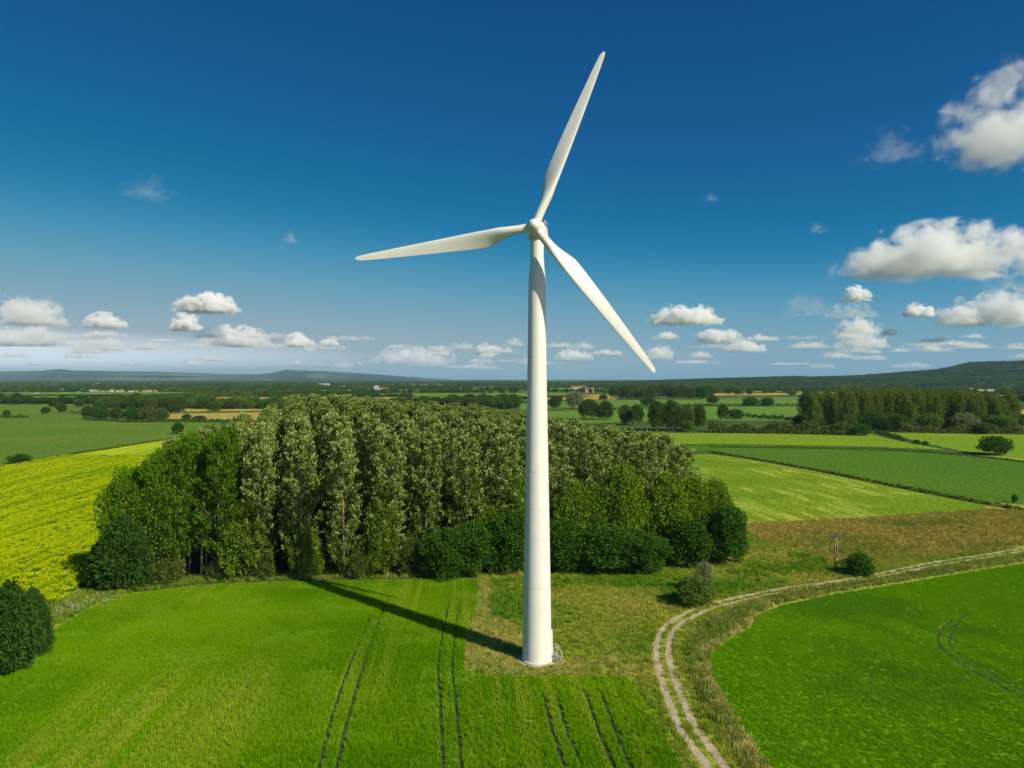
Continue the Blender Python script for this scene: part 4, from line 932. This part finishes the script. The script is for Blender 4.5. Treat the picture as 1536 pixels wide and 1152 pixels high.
# ------------------------------------------------------------------ air
m, t, o = newmat('haze_air')
vp = t.n('ShaderNodeVolumePrincipled'); vp.inputs['Color'].default_value = (.43, .68, .95, 1); vp.inputs['Density'].default_value = 3.5e-5; vp.inputs['Anisotropy'].default_value = .0
t.l(vp.outputs[0], o.inputs['Volume'])
hzo = put('haze', MB().box((0, 10500, 149), (27000, 23000, 302)).mesh('haze', m)); tag(hzo, 'thin blue summer haze over the plain', 'haze', None, 'stuff')

# ------------------------------------------------------------------ sky, sun, camera
SUN = unit(np.array([.75, -.665, 0.0])) * math.cos(rad(37.5)) + np.array([0, 0, math.sin(rad(37.5))])
W = bpy.data.worlds.new('World'); SC.world = W; W.use_nodes = True
t = NT(W.node_tree); W.node_tree.nodes.clear()
sky = t.n('ShaderNodeTexSky', sky_type='NISHITA'); sky.sun_disc = False; sky.sun_elevation = rad(37.5); sky.sun_rotation = math.atan2(SUN[0], SUN[1])
sky.altitude = 0; sky.air_density = 1.0; sky.dust_density = .6; sky.ozone_density = 2.5
bg = t.n('ShaderNodeBackground'); bg.inputs['Strength'].default_value = .1
# the deep polarised blue of the photograph: the Nishita sky remapped by its own brightness
sr = t.n('ShaderNodeSeparateColor'); t.l(sky.outputs[0], sr.inputs[0])
cr = t.n('ShaderNodeValToRGB'); t.put(cr.inputs[0], t.math('MULTIPLY', sr.outputs[0], .1, clamp=True))
ST = [(p_, tuple(v / 1.27 for v in c_)) for p_, c_ in ((.10, (.002, .066, .210)), (.154, (.003, .105, .300)), (.204, (.004, .150, .345)), (.242, (.010, .190, .385)), (.298, (.050, .270, .450)), (.382, (.135, .340, .480)), (.50, (.235, .390, .490)), (.60, (.32, .42, .49)), (.8, (1.3, 1.4, 1.5)), (1.0, (2.6, 2.7, 2.8)))]  # brightest stops raised: added fill light from the unseen sunward sky
el = cr.color_ramp.elements
while len(el) < len(ST): el.new(.5)
for e_, (p_, c_) in zip(el, ST): e_.position = p_
for e_, (p_, c_) in zip(sorted(el, key=lambda q: q.position), ST): e_.color = c_ + (1,)
t.l(t.mix(1.0, cr.outputs[0], (10, 10, 10), 'MULTIPLY'), bg.inputs['Color'])
wo = t.n('ShaderNodeOutputWorld'); t.l(bg.outputs[0], wo.inputs['Surface'])
ld = bpy.data.lights.new('sun', 'SUN'); ld.energy = 4.6; ld.angle = rad(.53); ld.color = (1.0, .90, .70)
lo = bpy.data.objects.new('sun', ld); COL.objects.link(lo); lo.rotation_euler = Vector(-SUN).to_track_quat('-Z', 'Y').to_euler()
cd = bpy.data.cameras.new('camera'); cd.sensor_width = 36; cd.lens = FPX / 1536 * 36; cd.shift_y = -(576 - HY) / 1536; cd.clip_start = .5; cd.clip_end = 120000
co = bpy.data.objects.new('camera', cd); COL.objects.link(co); co.location = (0, 0, HC); co.rotation_euler = (rad(90), 0, 0); SC.camera = co
SC.view_settings.view_transform = 'Standard'; SC.view_settings.look = 'None'; SC.view_settings.exposure = .35; SC.view_settings.gamma = 1
SC.render.engine = 'CYCLES'; cy = SC.cycles
cy.use_denoising = True; cy.denoiser = 'OPENIMAGEDENOISE'
cy.max_bounces = 8; cy.diffuse_bounces = 3; cy.transmission_bounces = 4; cy.volume_bounces = 6; cy.transparent_max_bounces = 16
cy.use_adaptive_sampling = False
